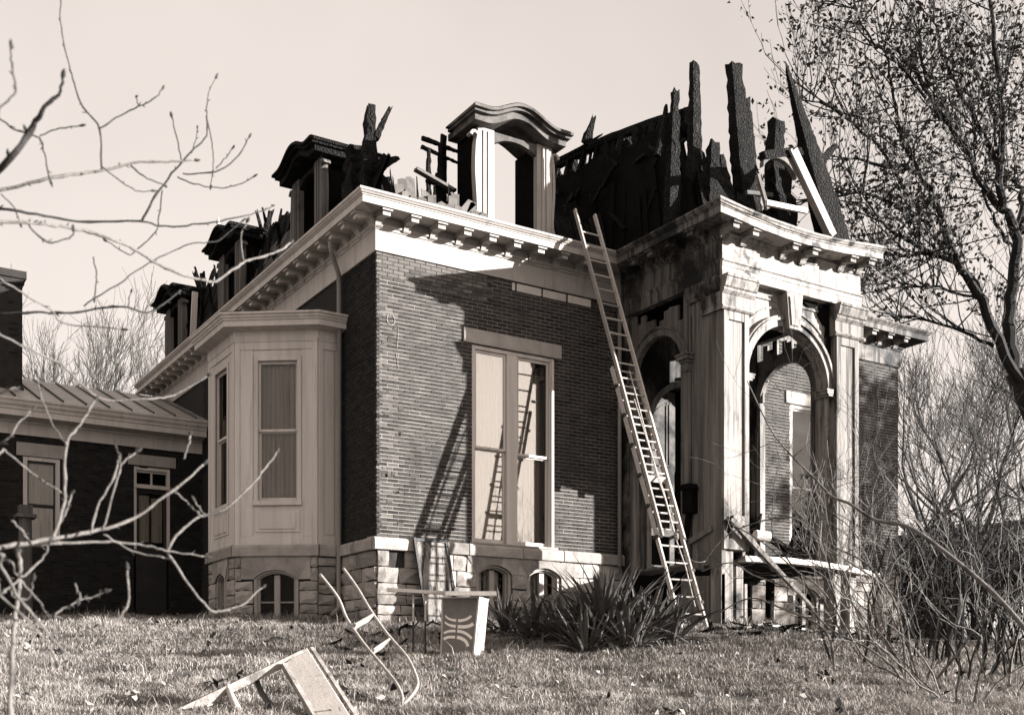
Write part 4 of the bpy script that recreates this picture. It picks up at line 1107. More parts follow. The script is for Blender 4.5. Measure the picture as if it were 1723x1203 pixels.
b = MB(); b.beam((6.35, -2.3, 7.92), (7.0, -2.3, 8.02), 0.07, 0.06, (0, -1, 0)); b.build('dormer_rail', 'slate', ROOF)
# finial on the second dormer, leaning casing strips
b = MB()
for r0, z0, r1, z1 in ((.16, 9.42, .12, 9.56), (.12, 9.56, .05, 9.64), (.05, 9.64, .09, 9.70), (.09, 9.70, .03, 9.80), (.03, 9.80, .05, 9.86), (.05, 9.86, .015, 9.98)):
    b.tube([(0.1, 8.9, z0), (0.1, 8.9, z1)], [r0, r1], 10)
b.build('finial', 'white_paint_shade', ROOF)
b = MB(); b.beam((0.02, 10.75, 7.05), (0.10, 10.75, 8.75), 0.06, 0.14); b.build('casing_strip', 'white_paint_shade', ROOF)

# ================================================================== THINGS ON THE LAWN
def thing(name, loc, label, cat, group=None): return empty(name, loc, label, cat, group)

# extension ladder leaning on the front cornice
LAD = thing('extension_ladder', (4.12, -3.4, gz(4.12, -3.4)), 'long wooden extension ladder leaning on the white cornice', 'ladder')
def lad_pt(t, side, off=0.0, w=0.47):
    a = np.array([4.12+side*w/2, -3.42, gz(4.12, -3.4)-0.03]); c = np.array([3.98+side*w/2*0.96, -0.46, 7.62])
    q = a+(c-a)*t; nrm = np.array([0, -(c-a)[2], (c-a)[1]]); nrm /= np.linalg.norm(nrm)
    return tuple(q+nrm*off)
ll = 8.2
for s in (-1, 1):
    MB().beam(lad_pt(0, s, 0, .56), lad_pt(0.60, s, 0, .56), 0.035, 0.075, (0, -1, 0.4)).build('lower_rail', 'ladder_wood', LAD)
    MB().beam(lad_pt(0.20, s, 0.085), lad_pt(1.0, s, 0.085), 0.035, 0.07, (0, -1, 0.4)).build('upper_rail', 'ladder_wood', LAD)
nr = int(ll/0.305)
for i in range(1, nr):
    t = i*0.305/ll
    if t < 0.6: MB().tube([lad_pt(t, -1, 0, .56), lad_pt(t, 1, 0, .56)], 0.016, 8).build('lower_rung', 'ladder_wood', LAD)
    if t > 0.215: MB().tube([lad_pt(t+.012, -1, 0.085), lad_pt(t+.012, 1, 0.085)], 0.016, 8).build('upper_rung', 'ladder_wood', LAD)
MB().beam(lad_pt(0.335, -1, .05), lad_pt(0.335, 1, .05), 0.05, 0.10, (0, -.4, 1)).build('guide_bar', 'ladder_wood', LAD)
for s in (-1, 1):
    b = MB()
    for k in range(9):
        b.beam(lad_pt(0.06+k*.07, s*1.1, 0.0, .56), lad_pt(0.066+k*.07, s*1.1, 0.0, .56), 0.05, 0.09, (0, -1, .4))
    b.build('rail_clips', 'dark_metal', LAD)
b = MB(); b.tube([lad_pt(0.59, 0.1, .1), lad_pt(0.45, 0.0, .11), lad_pt(0.33, -0.05, .12), lad_pt(0.28, 0.1, .12), lad_pt(0.2, 0.15, .10), lad_pt(0.13, 0.35, .10), lad_pt(.05, .3, .08)], 0.011, 6)
b.tube([lad_pt(0.52, -.2, .1), lad_pt(0.4, -.1, .12), lad_pt(0.3, .15, .12), lad_pt(0.2, .2, .10)], 0.010, 6)
b.tube([lad_pt(0.21, .1, .12), lad_pt(0.205, .25, .14), lad_pt(0.195, .2, .13), lad_pt(0.2, .08, .12)], 0.02, 6)
b.build('rope', 'rope', LAD, smooth=True)

# weathered panel leaning on the stone base
PAN = thing('leaning_panel', (1.0, -0.4, gz(1.0, -0.4)), 'stained metal panel in a dark frame leaning on the stone base', 'panel')
LP = Frame((0.72, -0.42), (1, 0), (0, -1))
def lp(u, n, z): return (0.72+u, -0.42+0.30*(z/1.45)-n, z)
class Lean(Frame):
    def p(s, u, n, z): return lp(u+z*(-0.06), n, z)
LF = Lean((0, 0), (1, 0), (0, -1))
MB().box(LF, 0.04, 0.62, 0, 0.01, 0.52, 1.40).build('sheet', 'rusty_panel', PAN)
MB().box(LF, 0.04, 0.62, 0, 0.012, gz(1, -.4), 0.515).build('lower_sheet', 'rusty_panel', PAN)
for a in (0.0, 0.62): MB().box(LF, a, a+0.045, -.01, 0.03, gz(1, -.4), 1.46).build('frame_post', 'dark_metal', PAN)
MB().box(LF, 0.045, 0.62, -.01, 0.03, 1.40, 1.45).build('frame_rail', 'dark_metal', PAN)

# tapered box painted with strokes
bx, by = -0.95, -4.48; z0 = gz(bx, by)-0.03
BOX = thing('tapered_box', (bx, by, z0), 'grey tapered box painted with curved white strokes, standing in the grass', 'box')
th = TH+R(15)
BF_ = Frame((bx, by, z0), (math.cos(th), -math.sin(th)), (-math.sin(th), -math.cos(th)))
H = 0.82
front = [(-0.22, 0.0), (0.19, 0.0), (0.27, H), (-0.20, H)]
MB().prism(BF_, front, -0.02, 0.0).build('front_panel', 'grey_panel', BOX)
MB().prism(BF_, front, -0.44, -0.42).build('back_panel', 'grey_panel', BOX)
def sd(u0, u1, name):
    b = MB(); b.add([BF_.p(u0[0], 0.002, 0), BF_.p(u1[0], 0.002, H), BF_.p(u1[0], -0.44, H), BF_.p(u0[0], -0.44, 0),
                     BF_.p(u0[1], 0.002, 0), BF_.p(u1[1], 0.002, H), BF_.p(u1[1], -0.44, H), BF_.p(u0[1], -0.44, 0)],
                    [(0, 1, 2, 3), (7, 6, 5, 4), (0, 4, 5, 1), (1, 5, 6, 2), (2, 6, 7, 3), (3, 7, 4, 0)])
    b.build(name, 'white_board', BOX)
sd((0.192, 0.215), (0.272, 0.295), 'side_board'); sd((-0.245, -0.222), (-0.225, -0.202), 'side_board')
MB().box(BF_, -0.26, 0.30, -0.46, 0.02, H+.002, H+0.02).build('top_board', 'white_board', BOX)
def stroke(pts, w0, w1):
    n = len(pts); a, c = [], []
    for i, (u, z) in enumerate(pts):
        p, q = pts[max(i-1, 0)], pts[min(i+1, n-1)]
        du, dz = q[0]-p[0], q[1]-p[1]; l = math.hypot(du, dz); w_ = (w0+(w1-w0)*i/(n-1))/2
        a.append((u-dz/l*w_, z+du/l*w_)); c.append((u+dz/l*w_, z-du/l*w_))
    MB().strip(BF_, a, c, 0.0005, 0.003).build('painted_stroke', 'white_print', BOX)
def cv(p0, p1, p2, n=10): return [((1-t)**2*p0[0]+2*t*(1-t)*p1[0]+t*t*p2[0], (1-t)**2*p0[1]+2*t*(1-t)*p1[1]+t*t*p2[1]) for t in np.linspace(0, 1, n)]
sx = lambda x, y: ((x-600)/1604*200/122.4-0.205, (1075-y)/1604*200/122.4)
for P3, a, c in (([(630, 485), (670, 545), (780, 552)], .018, .035), ([(805, 555), (920, 560), (985, 495)], .04, .03), ([(625, 570), (670, 620), (775, 628)], .02, .04), ([(800, 632), (960, 650), (1012, 595)], .045, .045),
                 ([(612, 715), (680, 680), (770, 690)], .028, .035), ([(795, 690), (920, 700), (990, 790)], .04, .035), ([(612, 798), (650, 755), (765, 770)], .035, .035), ([(790, 770), (920, 790), (940, 890)], .045, .04)):
    stroke(cv(*[sx(*q) for q in P3]), a, c)

# white plank laid from two thin legs to the box
gx, gy = -1.37, -4.15
TRE = thing('plank_bench', (gx, gy, gz(gx, gy)), 'narrow white plank on thin legs laid across the grey box', 'bench')
zt = z0+H+0.022
MB().beam((-1.71, -3.93, zt+0.10), (-1.03, -4.45, zt+0.045), 0.10, 0.045).build('plank', 'white_board', TRE)
MB().beam((-1.17, -4.55, zt+0.03), (-0.61, -4.90, zt+0.03), 0.12, 0.055).build('plank', 'white_board', TRE)
MB().box(WORLD, -1.05, -0.99, -4.57, -4.49, zt+.002, zt+.11).build('plank_joint', 'dark_metal', TRE)
for dx, dy in ((-1.42, -4.11), (-1.29, -4.21)):
    MB().tube([(dx, dy, gz(dx, dy)-.05), (dx, dy, gz(dx, dy)+0.5)], 0.014, 8).build('leg', 'dark_metal', TRE)
    MB().tube([(dx, dy, gz(dx, dy)+0.5), (dx, dy, zt+0.08)], 0.014, 8).build('leg_top', 'white_board', TRE)

# bent tubular frame of a hand cart
def px(x, y, d):          # turns image pixel coordinates at an assumed depth into a world position
    r = (x-861)/1898*d; return (CAM[0]+FWD[0]*d+RGT[0]*r, CAM[1]+FWD[1]*d+RGT[1]*r, CAM[2]+(1146-y)/1898*d)
def spl(pts, n=6):
    P_ = [Vector(p) for p in pts]; out = []
    for i in range(len(P_)-1):
        p0, p1, p2, p3 = P_[max(i-1, 0)], P_[i], P_[i+1], P_[min(i+2, len(P_)-1)]
        for k in range(n):
            t = k/n
            out.append(0.5*((2*p1)+(p2-p0)*t+(2*p0-5*p1+4*p2-p3)*t*t+(3*p1-p0-3*p2+p3)*t**3))
    return out+[P_[-1]]
CART = thing('hand_cart_frame', (-3.05, -6.9, gz(-3.05, -6.9)), 'bent metal tube frame with two cross slats, tipped in the grass', 'cart frame')
ra = spl([px(538, 966, 12.9), px(568, 1005, 12.75), px(583, 1040, 12.55), px(610, 1080, 12.2), px(645, 1122, 11.9), px(668, 1152, 11.6), px(677, 1178, 11.4), px(671, 1212, 11.2)])
rb = spl([px(577, 956, 13.3), px(600, 988, 13.1), px(622, 1025, 12.8), px(650, 1065, 12.5), px(682, 1102, 12.15), px(697, 1130, 11.8), px(702, 1152, 11.6), px(690, 1172, 11.45), px(676, 1186, 11.35)])
MB().tube(ra, 0.018, 8).build('tube_rail', 'pipe_metal', CART, smooth=True)
MB().tube(rb, 0.018, 8).build('tube_rail', 'pipe_metal', CART, smooth=True)
MB().beam(px(596, 1054, 12.4), px(626, 1037, 12.7), 0.02, 0.075, (0.3, -.4, .8)).build('cross_slat', 'pipe_metal', CART)
MB().beam(px(627, 1096, 12.1), px(654, 1078, 12.4), 0.02, 0.075, (0.3, -.4, .8)).build('cross_slat', 'pipe_metal', CART)

# broken furniture in the grass at the bottom edge
FUR = thing('broken_table', (-4.2, -6.8, gz(-4.2, -6.8)), 'broken white-painted table lying overturned in the foreground grass', 'table')
MB().beam(px(296, 1201, 11.0), px(512, 1098, 11.7), 0.05, 0.085, (0, 0, 1)).build('rail', 'grey_wood', FUR)
b = MB(); A, B_, C_, D_ = px(478, 1122, 11.55), px(517, 1094, 11.75), px(592, 1212, 10.75), px(538, 1222, 10.6)
A, B_, C_, D_ = map(Vector, (A, B_, C_, D_)); D_ = A+(C_-B_)*1.02; nn = (B_-A).cross(D_-A).normalized()*0.04
b.add([tuple(q) for q in (A, B_, C_, D_, A-nn, B_-nn, C_-nn, D_-nn)], MB.BF); bev(b.build('top_board', 'white_board', FUR), .006)
MB().beam(tuple(A-nn*.6), tuple(D_-nn*.6), 0.05, 0.06).build('edge_strip', 'grey_wood', FUR)
MB().beam(tuple(B_-nn*.8+Vector((.05, 0, 0))), tuple(C_-nn*.8+Vector((.06, 0, 0))), 0.04, 0.03).build('edge_strip', 'grey_wood', FUR)
MB().tube(spl([px(430, 1138, 11.5), px(437, 1160, 11.4), px(452, 1182, 11.2), px(478, 1210, 10.9)]), 0.03, 8).build('strap', 'dark_metal', FUR, smooth=True)
b = MB(); b.tube([px(384, 1160, 11.25), px(393, 1180, 11.15), px(412, 1215, 10.9)], [.028, .035, .04], 10); b.build('leg', 'white_board', FUR, smooth=True)
c = Vector(px(384, 1155, 11.27)); b = MB(); b.tube([c+Vector((0, 0, -.035)), c+Vector((0, 0, -.02)), c, c+Vector((0, 0, .02)), c+Vector((0, 0, .033))], [.012, .03, .036, .03, .01], 12); b.build('knob', 'white_board', FUR, smooth=True)

# yard post and picket panel in front of the wing
POST = thing('yard_post', px(42, 1060, 24), 'weathered post with a small cap standing before the dark wing', 'post')
gp = px(42, 1060, 24); zg = gz(gp[0], gp[1])
b = MB(); b.tube([(gp[0], gp[1], zg-.1), (gp[0], gp[1], 2.45)], [.16, .13], 12); b.build('shaft', 'sooty_boards', POST)
b = MB(); b.box(WORLD, gp[0]-.2, gp[0]+.2, gp[1]-.2, gp[1]+.2, 2.45, 2.52); b.box(WORLD, gp[0]-.13, gp[0]+.13, gp[1]-.13, gp[1]+.13, 2.52, 2.72); b.build('cap', 'sooty_boards', POST)
gp = px(115, 1040, 26.3); zg = gz(gp[0], gp[1])
PIC = thing('picket_panel', (gp[0], gp[1], zg), 'short panel of pale pickets in the shade beside the wing door', 'railing')
for i in range(6): MB().box(WORLD, gp[0]-.3+i*.1, gp[0]-.24+i*.1, gp[1]-.02, gp[1]+.02, 1.45, 2.05).build('picket', 'grey_wood', PIC)
for zz in (1.42, 2.05): MB().box(WORLD, gp[0]-.34, gp[0]+.34, gp[1]-.03, gp[1]+.03, zz, zz+.05).build('picket_rail', 'sooty_boards', PIC)
for s in (-.34, .34): MB().box(WORLD, gp[0]+s-.03, gp[0]+s+.03, gp[1]-.03, gp[1]+.03, zg-.1, 2.3).build('picket_post', 'sooty_boards', PIC)
# loose boards below the portico
for i, (x, y, a, L, m, lab) in enumerate(((5.0, -3.7, 0.3, 0.9, 'grey_wood', 'grey board lying flat in the dirt beside the ladder foot'), (3.2, -4.6, 1.2, 0.7, 'dead_yucca', 'pale splintered board poking from the dirt by the big yucca'),
                                    (6.1, -3.5, -0.1, 0.8, 'white_board', 'white broken board on the ground at the portico corner post'), (7.4, -3.6, 0.05, 1.4, 'char', 'charred plank on the ground below the portico sill'))):
    b = MB(); dx, dy = math.cos(a)*L/2, math.sin(a)*L/2
    b.beam((x-dx, y-dy, gz(x-dx, y-dy)+.03), (x+dx, y+dy, gz(x+dx, y+dy)+.05), 0.12, 0.03)
    o = b.build('fallen_board', m); tag(o, lab, 'board', 'boards fallen round the portico')

# ================================================================== PLANTS
# yucca clumps
YM = []
def yucca_leaf(L, w_, droop, twist):
    b = MB(); n = 6; vs, fs = [], []
    for i in range(n+1):
        t = i/n; r = L*t*(1-0.12*droop*t); z = L*t*(1-droop*0.9*t*t) if droop > .5 else L*t
        x = L*t
        zz = -droop*L*0.55*t**2.2
        hw = w_*(0.6+0.4*math.sin(min(1, t*2.2)*math.pi/2))*(1-t**3)/1.0
        vs += [(x, -hw, zz+hw*.5), (x, 0, zz), (x, hw, zz+hw*.5)]
    for i in range(n):
        a = 3*i; fs += [(a, a+1, a+4, a+3), (a+1, a+2, a+5, a+4)]
    b.add(vs, fs); me = b.mesh('leaf'); return me
for i in range(8):
    me = yucca_leaf(random.uniform(.55, .85), random.uniform(.024, .036), random.choice([0, .1, .2, .5]), 0); me.materials.append(MATS['yucca']); YM.append(me)
YD = []
for i in range(4):
    me = yucca_leaf(random.uniform(.5, .75), .024, random.choice([.4, .8]), 0); me.materials.append(MATS['dead_yucca']); YD.append(me)
def yucca(x, y, s, n, label):
    z = gz(x, y)
    Y = thing('yucca_plant', (x, y, z), label, 'plant', 'yucca plants along the front wall')
    for i in range(n):
        dead = i < n*0.2
        el = R(random.uniform(-8, 25)) if dead else R(12+72*(i/n)+random.uniform(-12, 12))
        az = random.uniform(0, 2*math.pi)
        o = bpy.data.objects.new('leaf', random.choice(YD if dead else YM)); COL.objects.link(o)
        o.parent = Y
        rr = random.uniform(0, 0.22)*s
        o.location = (math.cos(az)*rr, math.sin(az)*rr, random.uniform(0.02, 0.14)*s)
        o.rotation_euler = (random.uniform(-.5, .5), -min(el, R(88)), az)
        k = s*random.uniform(.75, 1.15); o.scale = (k, k*1.1, k)
YC = lambda x, d: (CAM[0]+FWD[0]*d+RGT[0]*(x-861)/1898*d, CAM[1]+FWD[1]*d+RGT[1]*(x-861)/1898*d)
yucca(*YC(1015, 16.4), 1.45, 85, 'largest yucca, in the middle of the big clump left of the ladder foot')
yucca(*YC(945, 16.3), 1.10, 60, 'yucca with drooping dead leaves at the left edge of the big clump')
yucca(*YC(1085, 16.6), 1.20, 62, 'yucca at the right edge of the big clump, next to the ladder foot')
yucca(*YC(985, 15.7), 0.95, 50, 'low yucca at the front of the big clump, nearest the lawn')
yucca(*YC(1055, 15.8), 0.95, 48, 'low yucca at the front right of the big clump, over the pale board')
yucca(*YC(900, 16.6), 1.0, 48, 'yucca reaching toward the grey box from the left end of the big clump')
yucca(*YC(1130, 16.4), 1.05, 48, 'outermost yucca on the right, pushing between the ladder rails')
yucca(*YC(1020, 17.2), 1.35, 55, 'tall yucca at the back of the big clump against the stone wall')
yucca(*YC(850, 17.4), 1.0, 44, 'small yucca standing alone under the left cellar window')

# ---- branching
def grow(b, p, d, L, r, lev, rng, up=0.15, spread=0.6, nseg=4, kids=(2, 4), ratio=0.62, minr=0.004, sides=5, tips=None, wob=0.18):
    """recursive limb: a wandering tapered tube that forks"""
    pts = [Vector(p)]; rad = [r]; d = Vector(d).normalized()
    for i in range(nseg):
        d = (d+Vector((rng.uniform(-wob, wob), rng.uniform(-wob, wob), rng.uniform(-wob, wob)+up*0.25))).normalized()
        pts.append(pts[-1]+d*(L/nseg)); rad.append(max(r*(1-0.5*(i+1)/nseg), minr*0.7))
    b.tube(pts, rad, sides if r > 0.03 else (4 if r > 0.012 else 3), cap=False)
    if lev <= 0:
        if tips is not None: tips.extend([(q, d) for q in pts[1:]])
        return
    k = rng.randint(*kids)
    for j in range(k):
        t = rng.uniform(0.35, 1.0) if j else 1.0
        f = t*nseg; i0 = min(int(f), nseg-1); q = pts[i0].lerp(pts[i0+1], f-i0)
        ax = Vector((rng.uniform(-1, 1), rng.uniform(-1, 1), rng.uniform(-0.6, 1))).normalized()
        nd = (d+ax*spread*rng.uniform(0.7, 1.3)*(0.5 if j == 0 else 1)+Vector((0, 0, up))).normalized()
        rr = rad[min(i0+1, nseg)]*(0.85 if j == 0 else rng.uniform(.45, .75))
        grow(b, q, nd, L*ratio*rng.uniform(.75, 1.2), max(rr, minr), lev-1, rng, up, spread, nseg if lev > 2 else 3, kids, ratio, minr, sides, tips, wob)

def twigs_along(b, pts, rng, n, L, r, lev=1, tips=None, up=.3, minr=.004, spread=.7):
    for _ in range(n):
        i = rng.randrange(len(pts)-1); t = rng.random()
        q = Vector(pts[i][:3]).lerp(Vector(pts[i+1][:3]), t); d = (Vector(pts[i+1][:3])-Vector(pts[i][:3])).normalized()
        ax = Vector((rng.uniform(-1, 1), rng.uniform(-1, 1), rng.uniform(-.5, 1))).normalized()
        grow(b, q, d*.5+ax, L*rng.uniform(.6, 1.2), r, lev, rng, up, spread, 3, (2, 3), .6, minr, 4, tips)

# bare young tree at the left, close to the camera
FG_BRANCHES=[[(-8.03,-13.73,0.27,0.01),(-7.856,-14.218,0.334,0.0086),(-7.795,-14.264,0.426,0.0072),(-7.765,-14.325,0.473,0.0056),(-7.736,-14.356,0.504,0.0042),(-7.732,-14.387,0.531,0.0027)],
[(-8.03,-13.73,0.38,0.0025),(-7.95,-14.644,0.236,0.0022),(-7.918,-14.667,0.285,0.002),(-7.881,-14.632,0.348,0.0019),(-7.895,-14.665,0.394,0.0017),(-7.897,-14.665,0.426,0.0015)],
[(-8.03,-13.73,0.46,0.0031),(-7.832,-13.706,0.738,0.0027),(-7.788,-13.724,0.692,0.0026),(-7.735,-13.684,0.688,0.0025),(-7.673,-13.701,0.671,0.0023),(-7.65,-13.657,0.643,0.0022),(-7.633,-13.655,0.569,0.0021)],
[(-7.675,-13.712,0.671,0.002),(-7.629,-13.725,0.699,0.0018),(-7.571,-13.786,0.702,0.0015)],
[(-8.03,-13.73,0.2,0.0071),(-7.791,-13.513,0.54,0.0062),(-7.752,-13.464,0.576,0.0056),(-7.609,-13.519,0.63,0.0049),(-7.454,-13.488,0.702,0.0044),(-7.337,-13.495,0.756,0.0037),(-7.227,-13.506,0.783,0.003),(-7.131,-13.508,0.811,0.0023)],
[(-7.441,-13.489,0.712,0.0032),(-7.447,-13.496,0.845,0.0029),(-7.488,-13.436,0.93,0.0027),(-7.511,-13.393,1.028,0.0024),(-7.526,-13.378,1.106,0.0021),(-7.541,-13.337,1.236,0.0018),(-7.547,-13.354,1.321,0.0015),(-7.549,-13.307,1.421,0.0012)],
[(-7.439,-13.461,0.862,0.0024),(-7.381,-13.448,0.921,0.0023),(-7.314,-13.479,0.964,0.0022),(-7.275,-13.545,0.975,0.002),(-7.253,-13.541,1.011,0.0018)],
[(-7.318,-13.494,0.956,0.0016),(-7.315,-13.443,1.011,0.0017)],
[(-7.339,-13.466,0.757,0.0027),(-7.248,-13.332,0.786,0.0025),(-7.162,-13.232,0.819,0.0022)],
[(-7.442,-13.514,0.709,0.002),(-7.388,-13.517,0.679,0.0019),(-7.333,-13.515,0.655,0.0018),(-7.276,-13.495,0.675,0.0016)],
[(-8.03,-13.73,0.16,0.0059),(-7.75,-13.196,0.62,0.0051),(-7.703,-13.111,0.654,0.0048),(-7.583,-13.11,0.661,0.0045),(-7.438,-13.092,0.673,0.0042),(-7.229,-13.137,0.703,0.0038),(-7.118,-13.106,0.717,0.0034),(-6.993,-13.116,0.751,0.003),(-6.869,-13.138,0.792,0.0026),(-6.735,-13.081,0.869,0.0022),(-6.663,-13.027,0.927,0.0017)],
[(-7.21,-13.1,0.72,0.0045),(-7.165,-13.127,0.815,0.004),(-7.104,-13.13,0.913,0.0036),(-7.044,-13.178,0.993,0.0031),(-6.977,-13.151,1.085,0.0026),(-6.975,-13.145,1.162,0.0021),(-6.969,-13.144,1.239,0.0016),(-6.944,-13.15,1.313,0.0012)],
[(-6.957,-13.086,1.192,0.0021),(-6.936,-13.09,1.088,0.0019),(-6.948,-13.146,0.976,0.0016),(-6.944,-13.098,0.92,0.0014)],
[(-7.057,-13.114,0.93,0.0025),(-6.967,-13.174,0.934,0.0025),(-6.907,-13.187,0.97,0.0024),(-6.848,-13.176,1.043,0.0024),(-6.817,-13.173,1.108,0.0023)],
[(-6.94,-13.154,0.964,0.0017),(-6.897,-13.141,1.023,0.0017),(-6.887,-13.187,1.041,0.0017)],
[(-7.084,-13.134,0.905,0.0025),(-7.029,-13.166,0.88,0.0023),(-6.922,-13.166,0.889,0.0021),(-6.848,-13.175,0.919,0.0019),(-6.808,-13.205,0.944,0.0017)],
[(-7.051,-13.075,1.0,0.0023),(-7.069,-13.083,1.067,0.0022),(-7.084,-13.061,1.164,0.0021)],
[(-7.026,-13.119,1.015,0.0017),(-7.015,-13.137,1.059,0.0014),(-6.999,-13.106,1.124,0.0012)],
[(-8.03,-13.73,0.11,0.0053),(-7.851,-13.972,0.278,0.0046),(-7.81,-13.882,0.316,0.0046),(-7.731,-13.863,0.34,0.0045),(-7.647,-13.823,0.363,0.0045),(-7.547,-13.726,0.401,0.0045),(-7.461,-13.718,0.395,0.0044),(-7.37,-13.629,0.412,0.0044),(-7.286,-13.585,0.396,0.0043),(-7.199,-13.575,0.378,0.0042),(-7.115,-13.521,0.391,0.0041),(-7.038,-13.464,0.418,0.004),(-6.949,-13.41,0.497,0.0039),(-6.878,-13.357,0.559,0.0037),(-6.771,-13.326,0.616,0.0036),(-6.682,-13.276,0.688,0.0035)],
[(-6.864,-13.256,0.591,0.003),(-6.882,-13.276,0.668,0.0026),(-6.866,-13.292,0.724,0.0023)],
[(-7.473,-13.361,0.28,0.0023),(-7.37,-13.401,0.36,0.0022),(-7.258,-13.408,0.457,0.0022),(-7.167,-13.358,0.531,0.0021),(-7.093,-13.379,0.569,0.0021),(-7.0,-13.376,0.6,0.002),(-6.925,-13.402,0.678,0.002)],
[(-8.03,-13.73,-0.05,0.0059),(-7.709,-12.879,0.34,0.0051),(-7.667,-12.849,0.359,0.0048),(-7.56,-12.912,0.365,0.0045),(-7.422,-12.912,0.389,0.0042),(-7.297,-12.946,0.423,0.0039),(-7.233,-12.983,0.424,0.0036),(-7.151,-12.95,0.426,0.0033),(-7.088,-12.957,0.468,0.0029),(-7.028,-12.935,0.529,0.0026)],
[(-7.225,-12.952,0.434,0.0023),(-7.211,-12.936,0.495,0.0014)],
[(-8.03,-13.73,0.07,0.0037),(-7.791,-13.513,0.287,0.0032),(-7.759,-13.514,0.271,0.003),(-7.688,-13.485,0.248,0.0028),(-7.593,-13.43,0.226,0.0027),(-7.531,-13.378,0.204,0.0025),(-7.366,-13.462,0.19,0.0023)],
[(-7.448,-13.395,0.442,0.0021),(-7.436,-13.393,0.378,0.0021),(-7.446,-13.407,0.301,0.002)],
[(-7.166,-13.225,0.8,0.0024),(-7.175,-13.223,0.706,0.0023),(-7.187,-13.211,0.646,0.0022),(-7.245,-13.159,0.584,0.002),(-7.275,-13.161,0.562,0.0019),(-7.335,-13.117,0.61,0.0018)],
[(-7.737,-13.9,0.32,0.0023),(-7.698,-13.978,0.252,0.0021),(-7.637,-13.978,0.276,0.002),(-7.624,-13.974,0.301,0.0019)],
[(-7.765,-13.56,0.529,0.0017),(-7.729,-13.589,0.483,0.0016),(-7.708,-13.561,0.453,0.0014)],
[(-8.03,-13.73,-0.09,0.0037),(-7.831,-13.76,0.037,0.0032),(-7.787,-13.718,0.036,0.0031),(-7.684,-13.691,0.006,0.0031),(-7.595,-13.655,-0.015,0.003),(-7.534,-13.662,-0.075,0.0029),(-7.451,-13.625,-0.1,0.0028),(-7.319,-13.634,-0.079,0.0027),(-7.225,-13.584,-0.044,0.0026),(-7.113,-13.608,0.032,0.0025)],
[(-8.03,-13.73,-0.74,0.0082),(-7.898,-14.148,-0.673,0.0072),(-7.844,-14.131,-0.658,0.0065),(-7.732,-14.092,-0.628,0.0058),(-7.595,-14.058,-0.59,0.0052),(-7.469,-14.022,-0.541,0.0044),(-7.367,-14.019,-0.46,0.0036),(-7.248,-14.011,-0.352,0.0028)],
[(-8.03,-13.73,-0.74,0.0062),(-7.883,-14.031,-0.656,0.0054),(-7.822,-13.972,-0.643,0.0049),(-7.69,-14.01,-0.627,0.0043),(-7.542,-13.991,-0.608,0.0037),(-7.422,-13.996,-0.613,0.0031),(-7.364,-14.01,-0.626,0.0025),(-7.247,-14.008,-0.635,0.0018)],
[(-7.352,-13.964,-0.621,0.004),(-7.307,-13.955,-0.558,0.0038),(-7.237,-13.938,-0.503,0.0036),(-7.177,-13.959,-0.484,0.0033),(-7.112,-13.966,-0.425,0.003),(-7.042,-13.949,-0.349,0.0028),(-6.975,-13.907,-0.267,0.0025)],
[(-7.36,-13.996,-0.625,0.0042),(-7.3,-13.97,-0.699,0.0038),(-7.22,-13.956,-0.792,0.0033),(-7.168,-13.93,-0.797,0.0029),(-7.095,-13.917,-0.774,0.0024),(-7.014,-13.873,-0.711,0.002)],
[(-7.722,-14.19,-0.635,0.0045),(-7.686,-14.164,-0.523,0.0039),(-7.661,-14.054,-0.347,0.0034),(-7.617,-14.027,-0.277,0.0029),(-7.567,-13.992,-0.193,0.0023)],
[(-7.663,-14.089,-0.354,0.0022),(-7.688,-13.997,-0.28,0.0019),(-7.707,-13.947,-0.192,0.0017),(-7.722,-13.949,-0.134,0.0014)],
[(-7.603,-14.105,-0.601,0.0029),(-7.579,-14.074,-0.521,0.0028),(-7.532,-14.077,-0.427,0.0027),(-7.517,-14.057,-0.372,0.0026)],
[(-7.582,-14.151,-0.595,0.0027),(-7.536,-14.137,-0.437,0.0025),(-7.521,-14.115,-0.397,0.0024),(-7.481,-14.111,-0.359,0.0022)],
[(-7.508,-14.058,-0.387,0.0017),(-7.521,-14.071,-0.35,0.0014)],
[(-7.698,-14.158,-0.59,0.0026),(-7.681,-14.164,-0.551,0.0024),(-7.647,-14.066,-0.488,0.0022)],
[(-7.875,-14.173,-0.429,0.0029),(-7.842,-14.118,-0.398,0.0026),(-7.819,-14.076,-0.386,0.0022),(-7.753,-14.058,-0.436,0.0019),(-7.673,-14.072,-0.489,0.0015)],
[(-7.261,-14.018,-0.514,0.0026),(-7.28,-13.954,-0.47,0.0025),(-7.321,-13.969,-0.441,0.0024)],
[(-7.247,-14.007,-0.507,0.0022),(-7.254,-13.977,-0.482,0.0022),(-7.268,-13.977,-0.464,0.0022)],
[(-7.576,-14.146,-0.604,0.0024),(-7.489,-14.104,-0.643,0.0022),(-7.4,-14.124,-0.66,0.0019)],
[(-7.329,-14.07,-0.355,0.0023),(-7.317,-14.084,-0.309,0.0023),(-7.304,-14.049,-0.275,0.0023)],
[(-8.03,-13.73,-0.43,0.0024),(-7.854,-14.202,-0.386,0.0021),(-7.804,-14.153,-0.324,0.0019),(-7.768,-14.147,-0.281,0.0016)],
[(-8.03,-13.73,-0.28,0.0022),(-7.887,-14.438,-0.312,0.0019),(-7.851,-14.436,-0.294,0.0015)],
[(-8.03,-13.73,-0.76,0.0049),(-7.912,-14.496,-0.718,0.0043),(-7.894,-14.494,-0.746,0.0039),(-7.839,-14.426,-0.816,0.0036),(-7.787,-14.39,-0.873,0.0032),(-7.735,-14.372,-0.933,0.0028),(-7.672,-14.351,-0.978,0.0023),(-7.619,-14.384,-1.025,0.0019)],
